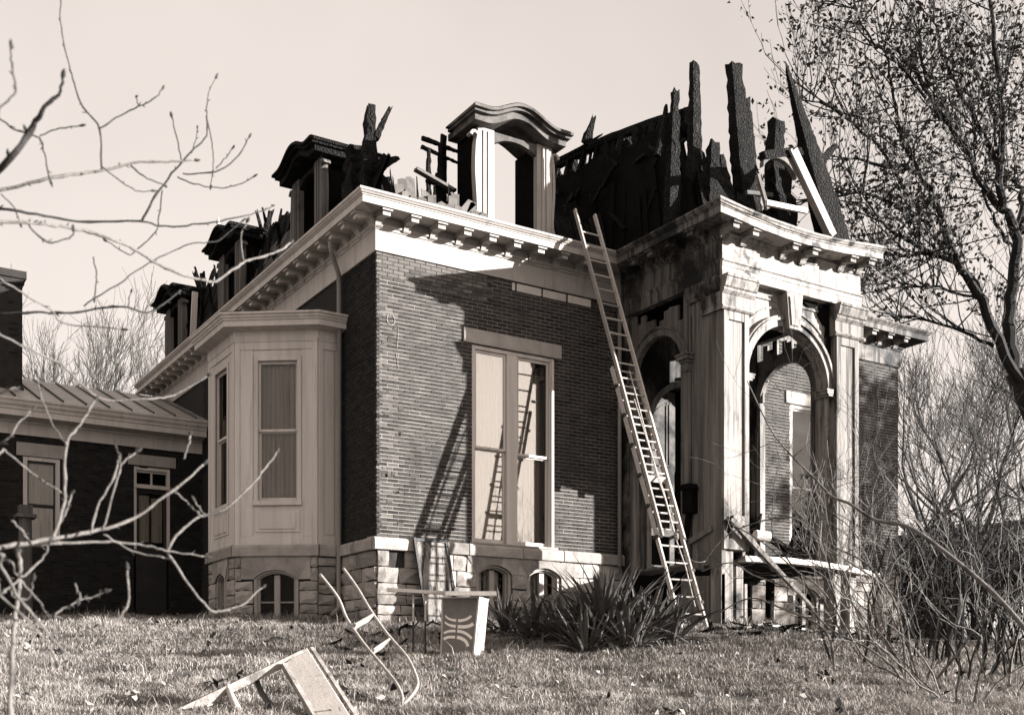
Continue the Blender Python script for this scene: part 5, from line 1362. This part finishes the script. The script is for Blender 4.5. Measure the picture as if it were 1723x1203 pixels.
[(-8.03,-13.73,-0.84,0.0041),(-7.922,-14.503,-0.786,0.0036),(-7.888,-14.449,-0.81,0.003),(-7.834,-14.481,-0.869,0.0024),(-7.785,-14.437,-0.915,0.0018),(-7.75,-14.401,-0.969,0.0011)],
[(-8.03,-13.73,-0.88,0.0029),(-7.896,-14.408,-0.813,0.0025),(-7.869,-14.374,-0.794,0.0024),(-7.817,-14.344,-0.749,0.0023),(-7.766,-14.296,-0.701,0.0022),(-7.75,-14.302,-0.664,0.002)],
[(-8.03,-13.73,-0.77,0.0028),(-7.873,-14.338,-0.716,0.0024),(-7.834,-14.328,-0.749,0.0021),(-7.795,-14.323,-0.793,0.0019),(-7.773,-14.311,-0.817,0.0016),(-7.741,-14.238,-0.849,0.0013)],
[(-8.03,-13.73,-0.86,0.0023),(-7.866,-14.286,-0.788,0.002),(-7.847,-14.352,-0.805,0.0018),(-7.808,-14.347,-0.808,0.0016),(-7.799,-14.366,-0.765,0.0014)],
[(-7.735,-14.289,-0.846,0.0019),(-7.703,-14.277,-0.823,0.0019),(-7.662,-14.252,-0.802,0.0019),(-7.63,-14.247,-0.792,0.0019),(-7.6,-14.252,-0.78,0.002)],
[(-7.679,-14.273,-0.758,0.0021),(-7.669,-14.27,-0.784,0.0021),(-7.669,-14.285,-0.802,0.0021)],
[(-7.73,-14.275,-0.845,0.0016),(-7.726,-14.266,-0.893,0.0016),(-7.721,-14.293,-0.93,0.0016)],
[(-7.555,-14.182,-0.86,0.0027),(-7.539,-14.185,-0.835,0.0027),(-7.52,-14.184,-0.8,0.0028),(-7.516,-14.17,-0.703,0.0029)],
[(-7.726,-14.32,-0.926,0.0023),(-7.71,-14.339,-0.931,0.0021),(-7.661,-14.321,-0.946,0.0018),(-7.637,-14.329,-0.925,0.0016)],
[(-7.828,-14.222,-0.595,0.0025),(-7.806,-14.21,-0.615,0.0025),(-7.783,-14.187,-0.638,0.0024)],
[(-7.883,-14.523,-1.185,0.0143),(-7.871,-14.479,-1.104,0.0134),(-7.854,-14.4,-0.953,0.0125),(-7.839,-14.355,-0.853,0.0115),(-7.821,-14.31,-0.735,0.0105),(-7.813,-14.223,-0.68,0.0095)]]
FG_TRUNK=[(-8.03,-13.73,-2.68),(-8.03,-13.73,-1.64),(-8.03,-13.73,-0.94),(-8.03,-13.73,-0.59),(-8.03,-13.73,-0.25),(-8.03,-13.73,0.1),(-8.03,-13.73,0.45),(-8.03,-13.73,0.8),(-8.03,-13.73,1.32)]
OAK_LIMBS=[[(19.18,-0.53,-0.78,0.351),(19.06,-0.45,2.74,0.336),(18.86,-0.32,4.88,0.321),(18.47,-0.08,6.1,0.306),(18.15,0.12,6.94,0.29)],[(18.53,-0.12,6.01,0.26),(18.03,0.07,7.01,0.236),(17.8,0.09,8.15,0.212),(17.76,-0.02,9.28,0.189),(17.73,-0.13,10.33,0.165),(17.36,-0.04,10.9,0.142),(17.17,-0.04,11.85,0.119),(17.13,-0.15,13.34,0.097),(16.87,-0.12,14.81,0.074),(16.71,-0.15,16.19,0.052)],[(18.53,-0.12,6.09,0.199),(17.64,0.15,7.28,0.177),(16.96,0.29,8.6,0.156),(16.28,0.42,9.28,0.135),(15.74,0.46,10.11,0.114),(15.27,0.46,10.91,0.094),(14.68,0.54,11.4,0.074),(13.78,0.81,11.44,0.055),(13.02,1.0,11.54,0.036)],[(16.17,0.78,10.07,0.075),(15.48,0.63,9.65,0.059),(14.3,0.78,9.83,0.043),(13.15,0.92,10.59,0.028)],[(15.91,0.95,11.23,0.083),(15.41,1.12,11.95,0.069),(14.98,1.24,12.74,0.056),(14.75,1.24,13.82,0.043),(14.46,1.28,14.74,0.03)],[(17.41,-0.0,10.85,0.12),(16.78,0.16,11.45,0.103),(16.21,0.28,12.36,0.086),(15.53,0.48,13.1,0.069),(14.97,0.59,13.75,0.053),(14.3,0.78,14.39,0.036)],[(17.93,0.26,11.76,0.092),(17.51,0.68,13.08,0.077),(17.15,1.05,14.26,0.062),(16.92,1.34,15.12,0.046),(16.76,1.6,16.31,0.031)],[(18.13,0.14,10.5,0.107),(18.36,0.11,11.49,0.092),(18.25,0.3,11.93,0.077),(18.2,0.45,12.05,0.062)],[(18.2,0.09,10.5,0.168),(19.04,-0.04,11.91,0.129),(19.62,-0.02,13.67,0.089),(20.01,0.13,15.46,0.047)],[(17.4,0.6,8.77,0.053),(16.18,0.97,8.97,0.043),(14.99,1.33,8.89,0.032),(13.84,1.66,8.8,0.022)],[(17.66,0.43,7.59,0.069),(16.85,0.75,7.93,0.053),(15.79,1.22,8.19,0.038),(15.06,1.49,8.14,0.023)],[(17.4,0.6,9.01,0.092),(16.41,0.78,9.65,0.075),(15.44,0.95,9.67,0.06),(14.42,1.15,9.53,0.044),(13.35,1.38,9.83,0.029)],[(18.0,0.22,10.19,0.069),(17.45,0.37,10.91,0.053),(16.97,0.47,11.93,0.038),(16.76,0.41,12.94,0.023)],[(14.99,0.94,11.02,0.059),(13.98,1.18,12.18,0.046),(12.86,1.5,12.89,0.034),(11.88,1.72,12.86,0.021)],[(15.37,0.7,10.28,0.059),(14.11,1.3,10.94,0.046),(12.99,1.81,10.87,0.034),(11.94,2.27,10.51,0.022)],[(15.62,0.54,12.93,0.052),(14.73,0.9,14.02,0.042),(13.85,1.26,14.81,0.032),(13.35,1.38,15.87,0.022)],[(16.12,0.23,12.2,0.052),(15.51,0.81,13.76,0.042),(15.4,1.08,15.49,0.032),(15.03,1.51,16.79,0.023)],[(17.8,0.35,12.08,0.061),(17.66,0.43,13.18,0.048),(17.86,0.3,14.13,0.036),(18.06,0.18,15.54,0.023)]]
ARCH_STEMS=[[(-1.56,-10.49,1.51,0.004),(-1.48,-10.68,1.08,0.006),(-1.42,-10.85,0.84,0.007),(-1.34,-11.04,0.62,0.009),(-1.31,-11.19,0.46,0.011),(-1.28,-11.35,0.38,0.012),(-1.21,-11.53,0.24,0.014),(-1.11,-11.73,0.18,0.015),(-1.05,-11.9,0.06,0.017),(-0.88,-12.14,-0.2,0.018),(-0.8,-12.33,-0.41,0.019),(-0.75,-12.5,-0.63,0.021),(-0.64,-12.71,-0.96,0.022),(-0.57,-12.89,-1.38,0.023)],[(2.17,-6.34,1.07,0.008),(2.27,-6.79,0.8,0.009),(2.41,-7.28,0.38,0.01),(2.47,-7.71,0.05,0.011),(2.58,-8.18,-0.7,0.012),(2.62,-8.59,-0.92,0.013),(2.69,-9.03,-1.33,0.014)],[(2.08,-7.47,1.19,0.007),(2.25,-7.72,0.84,0.01),(2.37,-7.95,0.61,0.013),(2.61,-8.24,0.38,0.015),(2.81,-8.52,-0.17,0.018)],[(2.18,-5.75,0.49,0.008),(2.32,-6.18,0.58,0.009),(2.36,-6.54,0.39,0.01),(2.51,-6.98,0.21,0.011),(2.46,-7.28,0.08,0.012),(2.56,-7.68,-0.36,0.013),(2.74,-8.14,-0.62,0.013),(2.78,-8.5,-0.88,0.014)],[(2.04,-6.26,-0.11,0.008),(2.14,-6.71,0.06,0.01),(2.22,-7.16,-0.08,0.013),(2.47,-7.71,-0.4,0.015)],[(1.84,-6.13,0.52,0.006),(2.03,-6.49,0.93,0.008),(2.55,-7.05,1.1,0.01),(2.78,-7.44,0.69,0.011),(3.2,-7.94,0.21,0.013),(3.29,-8.23,-0.17,0.015)]]

TREE = thing('bare_sapling', FG_TRUNK[0], 'bare budding sapling reaching in from the left edge, close to the camera', 'tree')
tz = gz(FG_TRUNK[0][0], FG_TRUNK[0][1])
b = MB(); tp = [(FG_TRUNK[1][0], FG_TRUNK[1][1], tz-.1)]+FG_TRUNK[2:]
b.tube(spl(tp, 4), list(np.linspace(.045, .018, (len(tp)-1)*4+1)), 10); b.build('trunk', 'pale_bark', TREE, smooth=True)
BUD = MB(); rng = random.Random(5)
DARK = set(range(0, 4)) | set(range(5, 18)) | {20, 21, 22, 24, 25, 26, 27}
for bi, L in enumerate(FG_BRANCHES):
    n = 5; P_ = spl([q[:3] for q in L], n); rd = []
    for i in range(len(L)-1):
        rd += [L[i][3]+(L[i+1][3]-L[i][3])*k/n for k in range(n)]
    rd.append(L[-1][3])
    P_ = [q+Vector((rng.uniform(-1, 1), rng.uniform(-1, 1), rng.uniform(-1, 1)))*0.0022 for q in P_]
    rd = [r_*(0.5 if bi == len(FG_BRANCHES)-1 else 1.06)*(1+rng.uniform(-.10, .14)+(0.35 if rng.random() < .07 else 0)) for r_ in rd]
    MB().tube(P_, rd, 7).build('branch', 'dark_bark' if bi in DARK else 'stem_bark' if bi == len(FG_BRANCHES)-1 else 'pale_bark', TREE, smooth=True)
    e = P_[-1]; d = (P_[-1]-P_[-4]).normalized(); r_ = max(rd[-1], .002)
    if r_ < .006:
        BUD.tube([e-d*.002, e+d*.004, e+d*.011, e+d*.018, e+d*.024], [r_, r_*1.7, r_*2.1, r_*1.5, r_*.3], 7)
        if rng.random() < .6:
            a = d.orthogonal().normalized(); BUD.tube([e, e+d*.006+a*.006, e+d*.013+a*.010], [r_, r_*1.5, r_*.3], 6)
    for i in range(4, len(P_)-2, 1):
        if rng.random() < .22:
            d = (P_[i+1]-P_[i]).normalized(); a = (d.orthogonal().normalized()*rng.uniform(-1, 1)+d.cross(d.orthogonal()).normalized()*rng.uniform(-1, 1)).normalized()
            q = P_[i]; rr = max(.0016, rd[i]*.45); k = rng.uniform(.5, 1.2)
            BUD.tube([q+a*rd[i]*.6, q+a*(rd[i]+.004*k)+d*.004*k, q+a*(rd[i]+.010*k)+d*.010*k], [rr, rr*1.1, rr*.35], 5)
BUD.build('buds', 'dark_bark', TREE, smooth=True, kind='stuff')

# oak with brown leaves at the right
OAK = thing('oak_tree', OAK_LIMBS[0][0][:3], 'large oak still holding brown leaves, at the right behind the portico', 'tree')
OAK.location.z = gz(OAK_LIMBS[0][0][0], OAK_LIMBS[0][0][1])
b = MB(); L = [tuple(OAK_LIMBS[0][0][:2])+(OAK.location.z-.2, .55)]+OAK_LIMBS[0]
b.tube([q[:3] for q in L], [q[3] for q in L], 12); b.build('trunk', 'bark', OAK, smooth=True)
LB = MB(); rng = random.Random(8); tips = []
for L in OAK_LIMBS[1:]:
    P_ = spl([q[:3] for q in L], 4); rd = []
    for i in range(len(L)-1): rd += [L[i][3]+(L[i+1][3]-L[i][3])*k/4 for k in range(4)]
    rd.append(L[-1][3]); rd = [q*.75 for q in rd]
    LB.tube([q+Vector((rng.uniform(-1, 1), rng.uniform(-1, 1), rng.uniform(-1, 1)))*.05 for q in P_], rd, 8)
    twigs_along(LB, P_[3:], rng, 22, 1.7, .020, 2, tips, .35, .007, .75)
LB.build('limbs', 'bark', OAK)
def leaf_cloud(pts, n, spread, size, rng_):
    c = np.array([[*q[0]] for q in pts]); idx = rng_.integers(0, len(c), n)
    ctr = c[idx]+rng_.normal(0, spread, (n, 3))
    a = rng_.normal(size=(n, 3)); a /= np.linalg.norm(a, axis=1, keepdims=True)
    e = rng_.normal(size=(n, 3)); e -= a*(a*e).sum(1, keepdims=True); e /= np.linalg.norm(e, axis=1, keepdims=True)
    s_ = size*rng_.uniform(.6, 1.3, (n, 1)); cr = np.cross(a, e)*s_*.18
    V = np.stack([ctr-a*s_*.5, ctr+e*s_*.26+cr, ctr+a*s_*.5, ctr-e*s_*.26+cr], 1).reshape(-1, 3)
    i = np.arange(n)*4; T = np.stack([i, i+1, i+2, i+3], 1)
    return V, T
tip2 = [t for t in tips if t[0].z > 7.5]
V, T = leaf_cloud(tip2, 9500, .13, .15, RNG)
o = np_mesh('leaves', V, T, 'oak_leaf'); o['kind'] = 'stuff'; setparent(o, OAK)

# shrubs and saplings in front of the right half of the house
def stems(name, x, y, n, hgt, label, cat, seed, r=.014, lean=.35, group=None, m='stem_bark', lev=3, minr=.0035, cen=(0, 0)):
    rng = random.Random(seed); z = gz(x, y)
    S = thing(name, (x, y, z), label, cat, group)
    for i in range(n):
        b = MB(); a = rng.uniform(0, 6.28)
        d = Vector((math.cos(a)*lean*rng.uniform(.3, 1.2)+cen[0], math.sin(a)*lean*rng.uniform(.3, 1.2)+cen[1], 1))
        grow(b, (x+math.cos(a)*.2, y+math.sin(a)*.2, z-.05), d, hgt*rng.uniform(.35, .5), r*rng.uniform(.7, 1.3), lev, rng, .07, .78, 6, (2, 3), .66, minr, 6, None, .30)
        b.build('stem', m, S)
    return S
def gp2(x, d): r = (x-861)/1898*d; return CAM[0]+FWD[0]*d+RGT[0]*r, CAM[1]+FWD[1]*d+RGT[1]*r
GS = 'bare shrubs and saplings at the right'
stems('bare_shrub', *gp2(1545, 14.2), 8, 3.4, 'bare many-stemmed shrub in front of the right end of the portico', 'shrub', 21, .017, .40, GS, cen=(-.12, .05))
stems('bare_shrub', *gp2(1475, 15.5), 5, 2.9, 'thin bare shrub whose twigs cross the portico arch', 'shrub', 22, .013, .30, GS, cen=(-.10, .05))
stems('bare_shrub', *gp2(1620, 12.8), 7, 2.7, 'low tangled bare shrub near the bottom right corner', 'shrub', 23, .013, .55, GS)
stems('bare_sapling', *gp2(1592, 17.5), 2, 5.0, 'dark slim sapling with a forked top right of the house', 'tree', 24, .045, .12, GS, 'bark', 4)
stems('bare_sapling', *gp2(1512, 20.0), 2, 5.0, 'dark slim sapling close against the right corner of the house', 'tree', 25, .04, .10, GS, 'bark', 4)
stems('bare_sapling', *gp2(1660, 19.0), 3, 4.2, 'dark bushy sapling by the right edge of the lawn', 'tree', 26, .03, .2, GS, 'bark', 4)
stems('bare_shrub', *gp2(1700, 14.5), 7, 3.0, 'bare shrub cut by the right edge of the picture', 'shrub', 27, .015, .5, GS)
stems('bare_shrub', *gp2(1560, 17.0), 8, 3.8, 'dark bare thicket right behind the front shrub, before the house corner', 'shrub', 28, .016, .45, GS, 'bark', 4)
stems('bare_shrub', *gp2(1640, 16.2), 8, 3.4, 'dark bare thicket left of the right-hand garden path', 'shrub', 29, .016, .5, GS, 'bark', 4)
stems('bare_shrub', *gp2(1440, 16.8), 5, 2.8, 'small bare shrub directly before the right portico pier', 'shrub', 30, .012, .35, GS)
for k_, (x_, d_, h_, l_) in enumerate(((1425, 15.2, 4.4, 'slender dark sapling crossing the right jamb of the portico arch'), (1490, 16.4, 4.8, 'slender dark sapling before the brick wall right of the portico'), (1540, 18.4, 5.2, 'slender dark sapling at the house corner under the cornice end'),
                                          (1610, 15.0, 4.6, 'slender dark sapling in the middle of the right-hand thicket'), (1570, 21.0, 5.6, 'tall slender sapling farthest back beside the house corner'), (1680, 16.5, 4.6, 'slender dark sapling toward the right edge of the thicket'))):
    stems('bare_sapling', *gp2(x_, d_), 3, h_, l_, 'tree', 60+k_, .022, .22, GS, 'dark_bark', 4, .0032)
stems('bare_shrub', *gp2(1715, 18.0), 8, 3.6, 'dark bare thicket behind the path at the right edge', 'shrub', 51, .016, .5, GS, 'bark', 4)
b0 = thing('bare_shrub', (ARCH_STEMS[0][-1][0], ARCH_STEMS[0][-1][1], gz(ARCH_STEMS[0][-1][0], ARCH_STEMS[0][-1][1])), 'single long pale stem arching in front of the portico from the right edge', 'shrub', GS)
rng = random.Random(9)
L = ARCH_STEMS[0]; L[-1] = (L[-1][0], L[-1][1], gz(L[-1][0], L[-1][1])-.05, L[-1][3])
MB().tube(spl([q[:3] for q in L], 5), list(np.interp(np.linspace(0, 1, (len(L)-1)*5+1), np.linspace(0, 1, len(L)), [q[3] for q in L])), 8).build('stem', 'stem_bark', b0, smooth=True)
b = MB(); twigs_along(b, L[:9], rng, 7, .5, .004, 1, None, .3, .002); b.build('twigs', 'stem_bark', b0, kind='stuff')
labs = ('long low stem trailing from the portico post to the grass', 'short stem rising before the dark porch floor', 'arching bramble stem crossing the portico corner post', 'thin bramble arching over the dirt below the portico', 'bramble hooped in front of the portico sill')
for L, lab in zip(ARCH_STEMS[1:], labs):
    e = L[-1]; zg = gz(e[0], e[1])
    t = thing('bramble', (e[0], e[1], zg), lab, 'bramble', 'brambles below the portico')
    L = L+[(e[0]+.1, e[1]-.05, zg-.05, e[3])] if e[2] > zg else L[:-1]+[(e[0], e[1], zg-.02, e[3])]
    b = MB(); b.tube(spl([q[:3] for q in L], 4), list(np.interp(np.linspace(0, 1, (len(L)-1)*4+1), np.linspace(0, 1, len(L)), [max(q[3], .005) for q in L])), 6)
    twigs_along(b, L, rng, 6, .4, .005, 1, None, .3, .003); b.build('stem', 'stem_bark', t)

# far trees
def far_tree(x, d, hgt, seed, label, r=.16, lev=5, group='bare trees in the background', spread=.55, minr=.010, m='twig'):
    X, Y = gp2(x, d); z = gz(X, Y); rng = random.Random(seed)
    t = thing('bare_tree', (X, Y, z), label, 'tree', group)
    b = MB(); top = Vector((X, Y, z+hgt*.26)); b.tube([(X, Y, z-.3), (X+.05, Y, z+hgt*.12), tuple(top)], [r*1.2, r, r*.85], 8); b.build('trunk', 'bark', t)
    b = MB()
    for k in range(4):
        a = k*1.57+rng.uniform(-.5, .5)
        grow(b, top, (math.cos(a)*.55, math.sin(a)*.55, 1), hgt*.26, r*.7, lev, rng, .16, spread, 4, (2, 4), .70, minr, 5, None, .2)
    b.build('crown', m, t)
far_tree(75, 46, 15, 31, 'bare tree rising just right of the brick chimney block')
far_tree(150, 52, 15.5, 32, 'bare tree in the middle of the gap behind the wing roof')
far_tree(215, 48, 13.5, 33, 'bare tree beside the far end of the side cornice')
far_tree(1560, 44, 14.0, 34, 'bare tree beyond the right corner of the house')
far_tree(1640, 40, 12.5, 35, 'bare tree behind the saplings at the right')
far_tree(1700, 48, 15.5, 36, 'bare tree behind the oak trunk')
far_tree(1605, 58, 17.0, 37, 'tall far bare tree between the saplings')
far_tree(1760, 38, 13.0, 38, 'bare tree at the extreme right edge')
CED = thing('shade_tree', (24.4, -9.8, gz(24.4, -9.8)), 'bushy evergreen added out of view to shade the right front wall', 'tree')  # unseen tree, added so its crown shades the right front wall
b = MB(); zc = gz(24.4, -9.8); b.tube([(24.4, -9.8, zc-.3), (24.5, -9.8, zc+4), (24.4, -9.7, zc+9.5)], [.22, .15, .03], 8); b.build('trunk', 'bark', CED)
b = MB(); rng = random.Random(77); ct = []
for k in range(60):
    zz = zc+1.0+8.2*k/60; a = k*2.4; L_ = 2.6*(1-.75*k/60); grow(b, (24.4, -9.8, zz), (math.cos(a), math.sin(a), .25), L_, .04, 1, rng, .05, .6, 4, (2, 3), .6, .01, 4, ct, .15)
b.build('boughs', 'bark', CED)
V, T = leaf_cloud(ct, 9000, .22, .22, RNG); o = np_mesh('foliage', V, T, 'hedge_leaf'); o['kind'] = 'stuff'; setparent(o, CED)
# dark hedge and neighbouring house
hp = []
rng = random.Random(4)
HED = MB()
for i in range(10):
    X, Y = gp2(1500+i*32, 33+rng.uniform(-2, 2)); z = gz(X, Y)
    for k in range(9):
        a = rng.uniform(0, 6.28); grow(HED, (X+rng.uniform(-.6, .6), Y+rng.uniform(-.6, .6), z-.1), (math.cos(a)*.5, math.sin(a)*.5, 1), 1.35, .03, 3, rng, .1, .7, 3, (2, 4), .7, .008, 4, hp, .25)
hg = HED.build('hedge_stems', 'bark'); hedge = hg
hedge.name = 'hedge'; tag(hedge, 'dark tangle of undergrowth along the right edge of the garden', 'hedge', kind='stuff')
V, T = leaf_cloud(hp, 8000, .3, .16, RNG); o = np_mesh('foliage', V, T, 'hedge_leaf'); o['kind'] = 'stuff'; setparent(o, hedge)
X, Y = gp2(1730, 46); z = gz(X, Y)
NH = thing('neighbour_house', (X, Y, z), 'dark low house with a gable roof beyond the trees at the right', 'house')
NF = Frame((X-4.5, Y, z), (1, 0), (0, -1))
MB().box(NF, 0, 9, -7, 0, -1, 3.0).build('wall', 'siding', NH)
MB().prism(Frame((X-4.5, Y, z), (1, 0), (0, -1)), [(-.5, 2.95), (9.5, 2.95), (4.5, 5.6)], -7.3, .4).build('gable_roof', 'shingle', NH)
for u in (1.2, 4.0, 6.6):
    w_ = MB().box(NF, u, u+1.0, 0, .04, 1.1, 2.4).build('window', 'white_paint_sun', NH)
    MB().box(NF, u+.08, u+.92, .04, .05, 1.18, 2.32).build('pane', 'interior', w_)
X, Y = gp2(1700, 19.5)
b = MB(); k = 12; vs = []
for i in range(k+1):
    u = -2.0+i*0.5; xx, yy = X+u*RGT[0], Y+u*RGT[1]
    vs += [(xx, yy, gz(xx, yy)+.03), (xx+FWD[0]*1.1, yy+FWD[1]*1.1, gz(xx+FWD[0]*1.1, yy+FWD[1]*1.1)+.03)]
b.add(vs, [(2*i, 2*i+2, 2*i+3, 2*i+1) for i in range(k)]); o = b.build('path', 'path'); tag(o, 'pale path crossing the lawn at the right', 'path', kind='structure')

# ---- grass
def inside(x, y):
    m = (x > -.1) & (x < XR+.1) & (y > -.1)
    m |= (x > XP0-.05) & (x < XP1+.1) & (y > YP-.05) & (y < .1)
    m |= (x > -1.7) & (x < .1) & (y > 1.4) & (y < 4.9) & (y > 1.5-(x+.44)*.75)
    m |= (y > 9.75) & (x < .1)
    return m
def make_grass():
    N_ = 540000
    d = 10.2+(25-10.2)*RNG.random(N_)**1.35
    q = RNG.uniform(-.49, .52, N_)*d
    X = CAM[0]+d*FWD[0]+q*RGT[0]; Y = CAM[1]+d*FWD[1]+q*RGT[1]
    clump = np.sin(X*3.1+1.3*np.sin(Y*2.3))*np.sin(Y*2.7+1.1*np.sin(X*1.9))+.6*np.sin(X*7.3+Y*2.1)*np.sin(Y*6.7-X*1.7)
    dirt = smooth((X-3.6)/1.2)*smooth((Y+4.9)/.8)*(1-smooth((X-10)/1.5))
    keep = (~inside(X, Y)) & (RNG.random(N_) < np.clip(.66+.5*clump, .06, 1)*(1-.9*dirt))
    X, Y, d, clump = X[keep], Y[keep], d[keep], clump[keep]
    # rank tufts left by the mower along the foot of the walls
    m_ = 5200; t = RNG.random(m_); edge = [(-.1, -.05, 4.6, -.05), (-.05, 0, -.05, 1.5), (-.44, 1.45, -1.7, 2.4), (-1.72, 2.4, -1.72, 3.9), (-1.8, 9.7, -5, 9.7), (5.2, -2.95, 8.8, -2.95), (8.8, -.1, 13.4, -.1)]
    e = np.array(edge)[RNG.integers(0, len(edge), m_)]
    ex = e[:, 0]+(e[:, 2]-e[:, 0])*t+RNG.normal(0, .06, m_); ey = e[:, 1]+(e[:, 3]-e[:, 1])*t-np.abs(RNG.normal(0, .14, m_))
    X = np.concatenate([X, ex]); Y = np.concatenate([Y, ey]); d = np.concatenate([d, np.full(m_, 19.)]); clump = np.concatenate([clump, RNG.uniform(.5, 3.2, m_)]); n = len(X); Z = ground(X, Y)
    h = (.045+.05*RNG.random(n)**1.5)*(1+.45*np.clip(clump, -.6, 3.2))
    tall = RNG.random(n) < .006; h[tall] *= 2.6
    a = RNG.uniform(0, 2*np.pi, n); lean = h*RNG.uniform(.25, 1.3, n); w_ = RNG.uniform(.0022, .0052, n)*(d/14)
    bx_, by_ = np.cos(a), np.sin(a); pa = a+np.pi/2+RNG.uniform(-.6, .6, n); px_, py_ = np.cos(pa)*w_, np.sin(pa)*w_
    V = np.empty((n, 5, 3))
    V[:, 0] = np.stack([X-px_, Y-py_, Z-.01], 1); V[:, 1] = np.stack([X+px_, Y+py_, Z-.01], 1)
    mx, my, mz = X+bx_*lean*.35, Y+by_*lean*.35, Z+h*.62
    V[:, 2] = np.stack([mx+px_*.7, my+py_*.7, mz], 1); V[:, 3] = np.stack([mx-px_*.7, my-py_*.7, mz], 1)
    V[:, 4] = np.stack([X+bx_*lean, Y+by_*lean, Z+h*.92], 1)
    i = np.arange(n)*5
    T = np.concatenate([np.stack([i, i+1, i+2], 1), np.stack([i, i+2, i+3], 1), np.stack([i+3, i+2, i+4], 1)])
    tone = np.repeat(np.where(RNG.random(n) < .12, .45, RNG.uniform(.65, 1.55, n)), 5)
    o = np_mesh('grass', V.reshape(-1, 3), T, 'grass', tone)
    tag(o, 'dry winter lawn grass covering the slope before the house', 'grass', kind='stuff')
make_grass()
def litter(name, n, m, size, label, cat):
    d = RNG.uniform(10.8, 21, n); q = RNG.uniform(-.46, .5, n)*d
    X = CAM[0]+d*FWD[0]+q*RGT[0]; Y = CAM[1]+d*FWD[1]+q*RGT[1]; k = ~inside(X, Y); X, Y = X[k], Y[k]; Z = ground(X, Y)+.05
    pts = [((x, y, z), None) for x, y, z in zip(X, Y, Z)]
    V, T = leaf_cloud(pts, len(pts)*2, .05, size, RNG); V[:, 2] = np.maximum(V[:, 2], ground(V[:, 0], V[:, 1])+.01)
    o = np_mesh(name, V, T, m); tag(o, label, cat, kind='stuff')
RUB = MB(); rr_ = random.Random(19)
for i in range(150):
    if i < 90: x, y = rr_.uniform(3.5, 9.5), rr_.uniform(-4.6, -2.9)
    else: x, y = rr_.uniform(-2.2, 3.5), rr_.uniform(-3.0, -.25)
    L_ = rr_.uniform(.08, .4); a_ = rr_.uniform(0, 6.28); z = gz(x, y)
    RUB.cbeam((x, y, z+.01), (x+math.cos(a_)*L_, y+math.sin(a_)*L_, z+rr_.uniform(.02, .10)), rr_.uniform(.02, .08), rr_.uniform(.015, .05), 3, .3, .7)
o = RUB.build('burnt_rubble', 'char'); tag(o, 'scattered charred splinters on the ground before the house', 'rubble', kind='stuff')
litter('fallen_leaves', 420, 'dead_leaf', .09, 'curled dead leaves scattered over the lawn', 'leaves')
litter('dark_leaves', 160, 'bark', .12, 'dark charred scraps scattered over the lawn', 'debris')
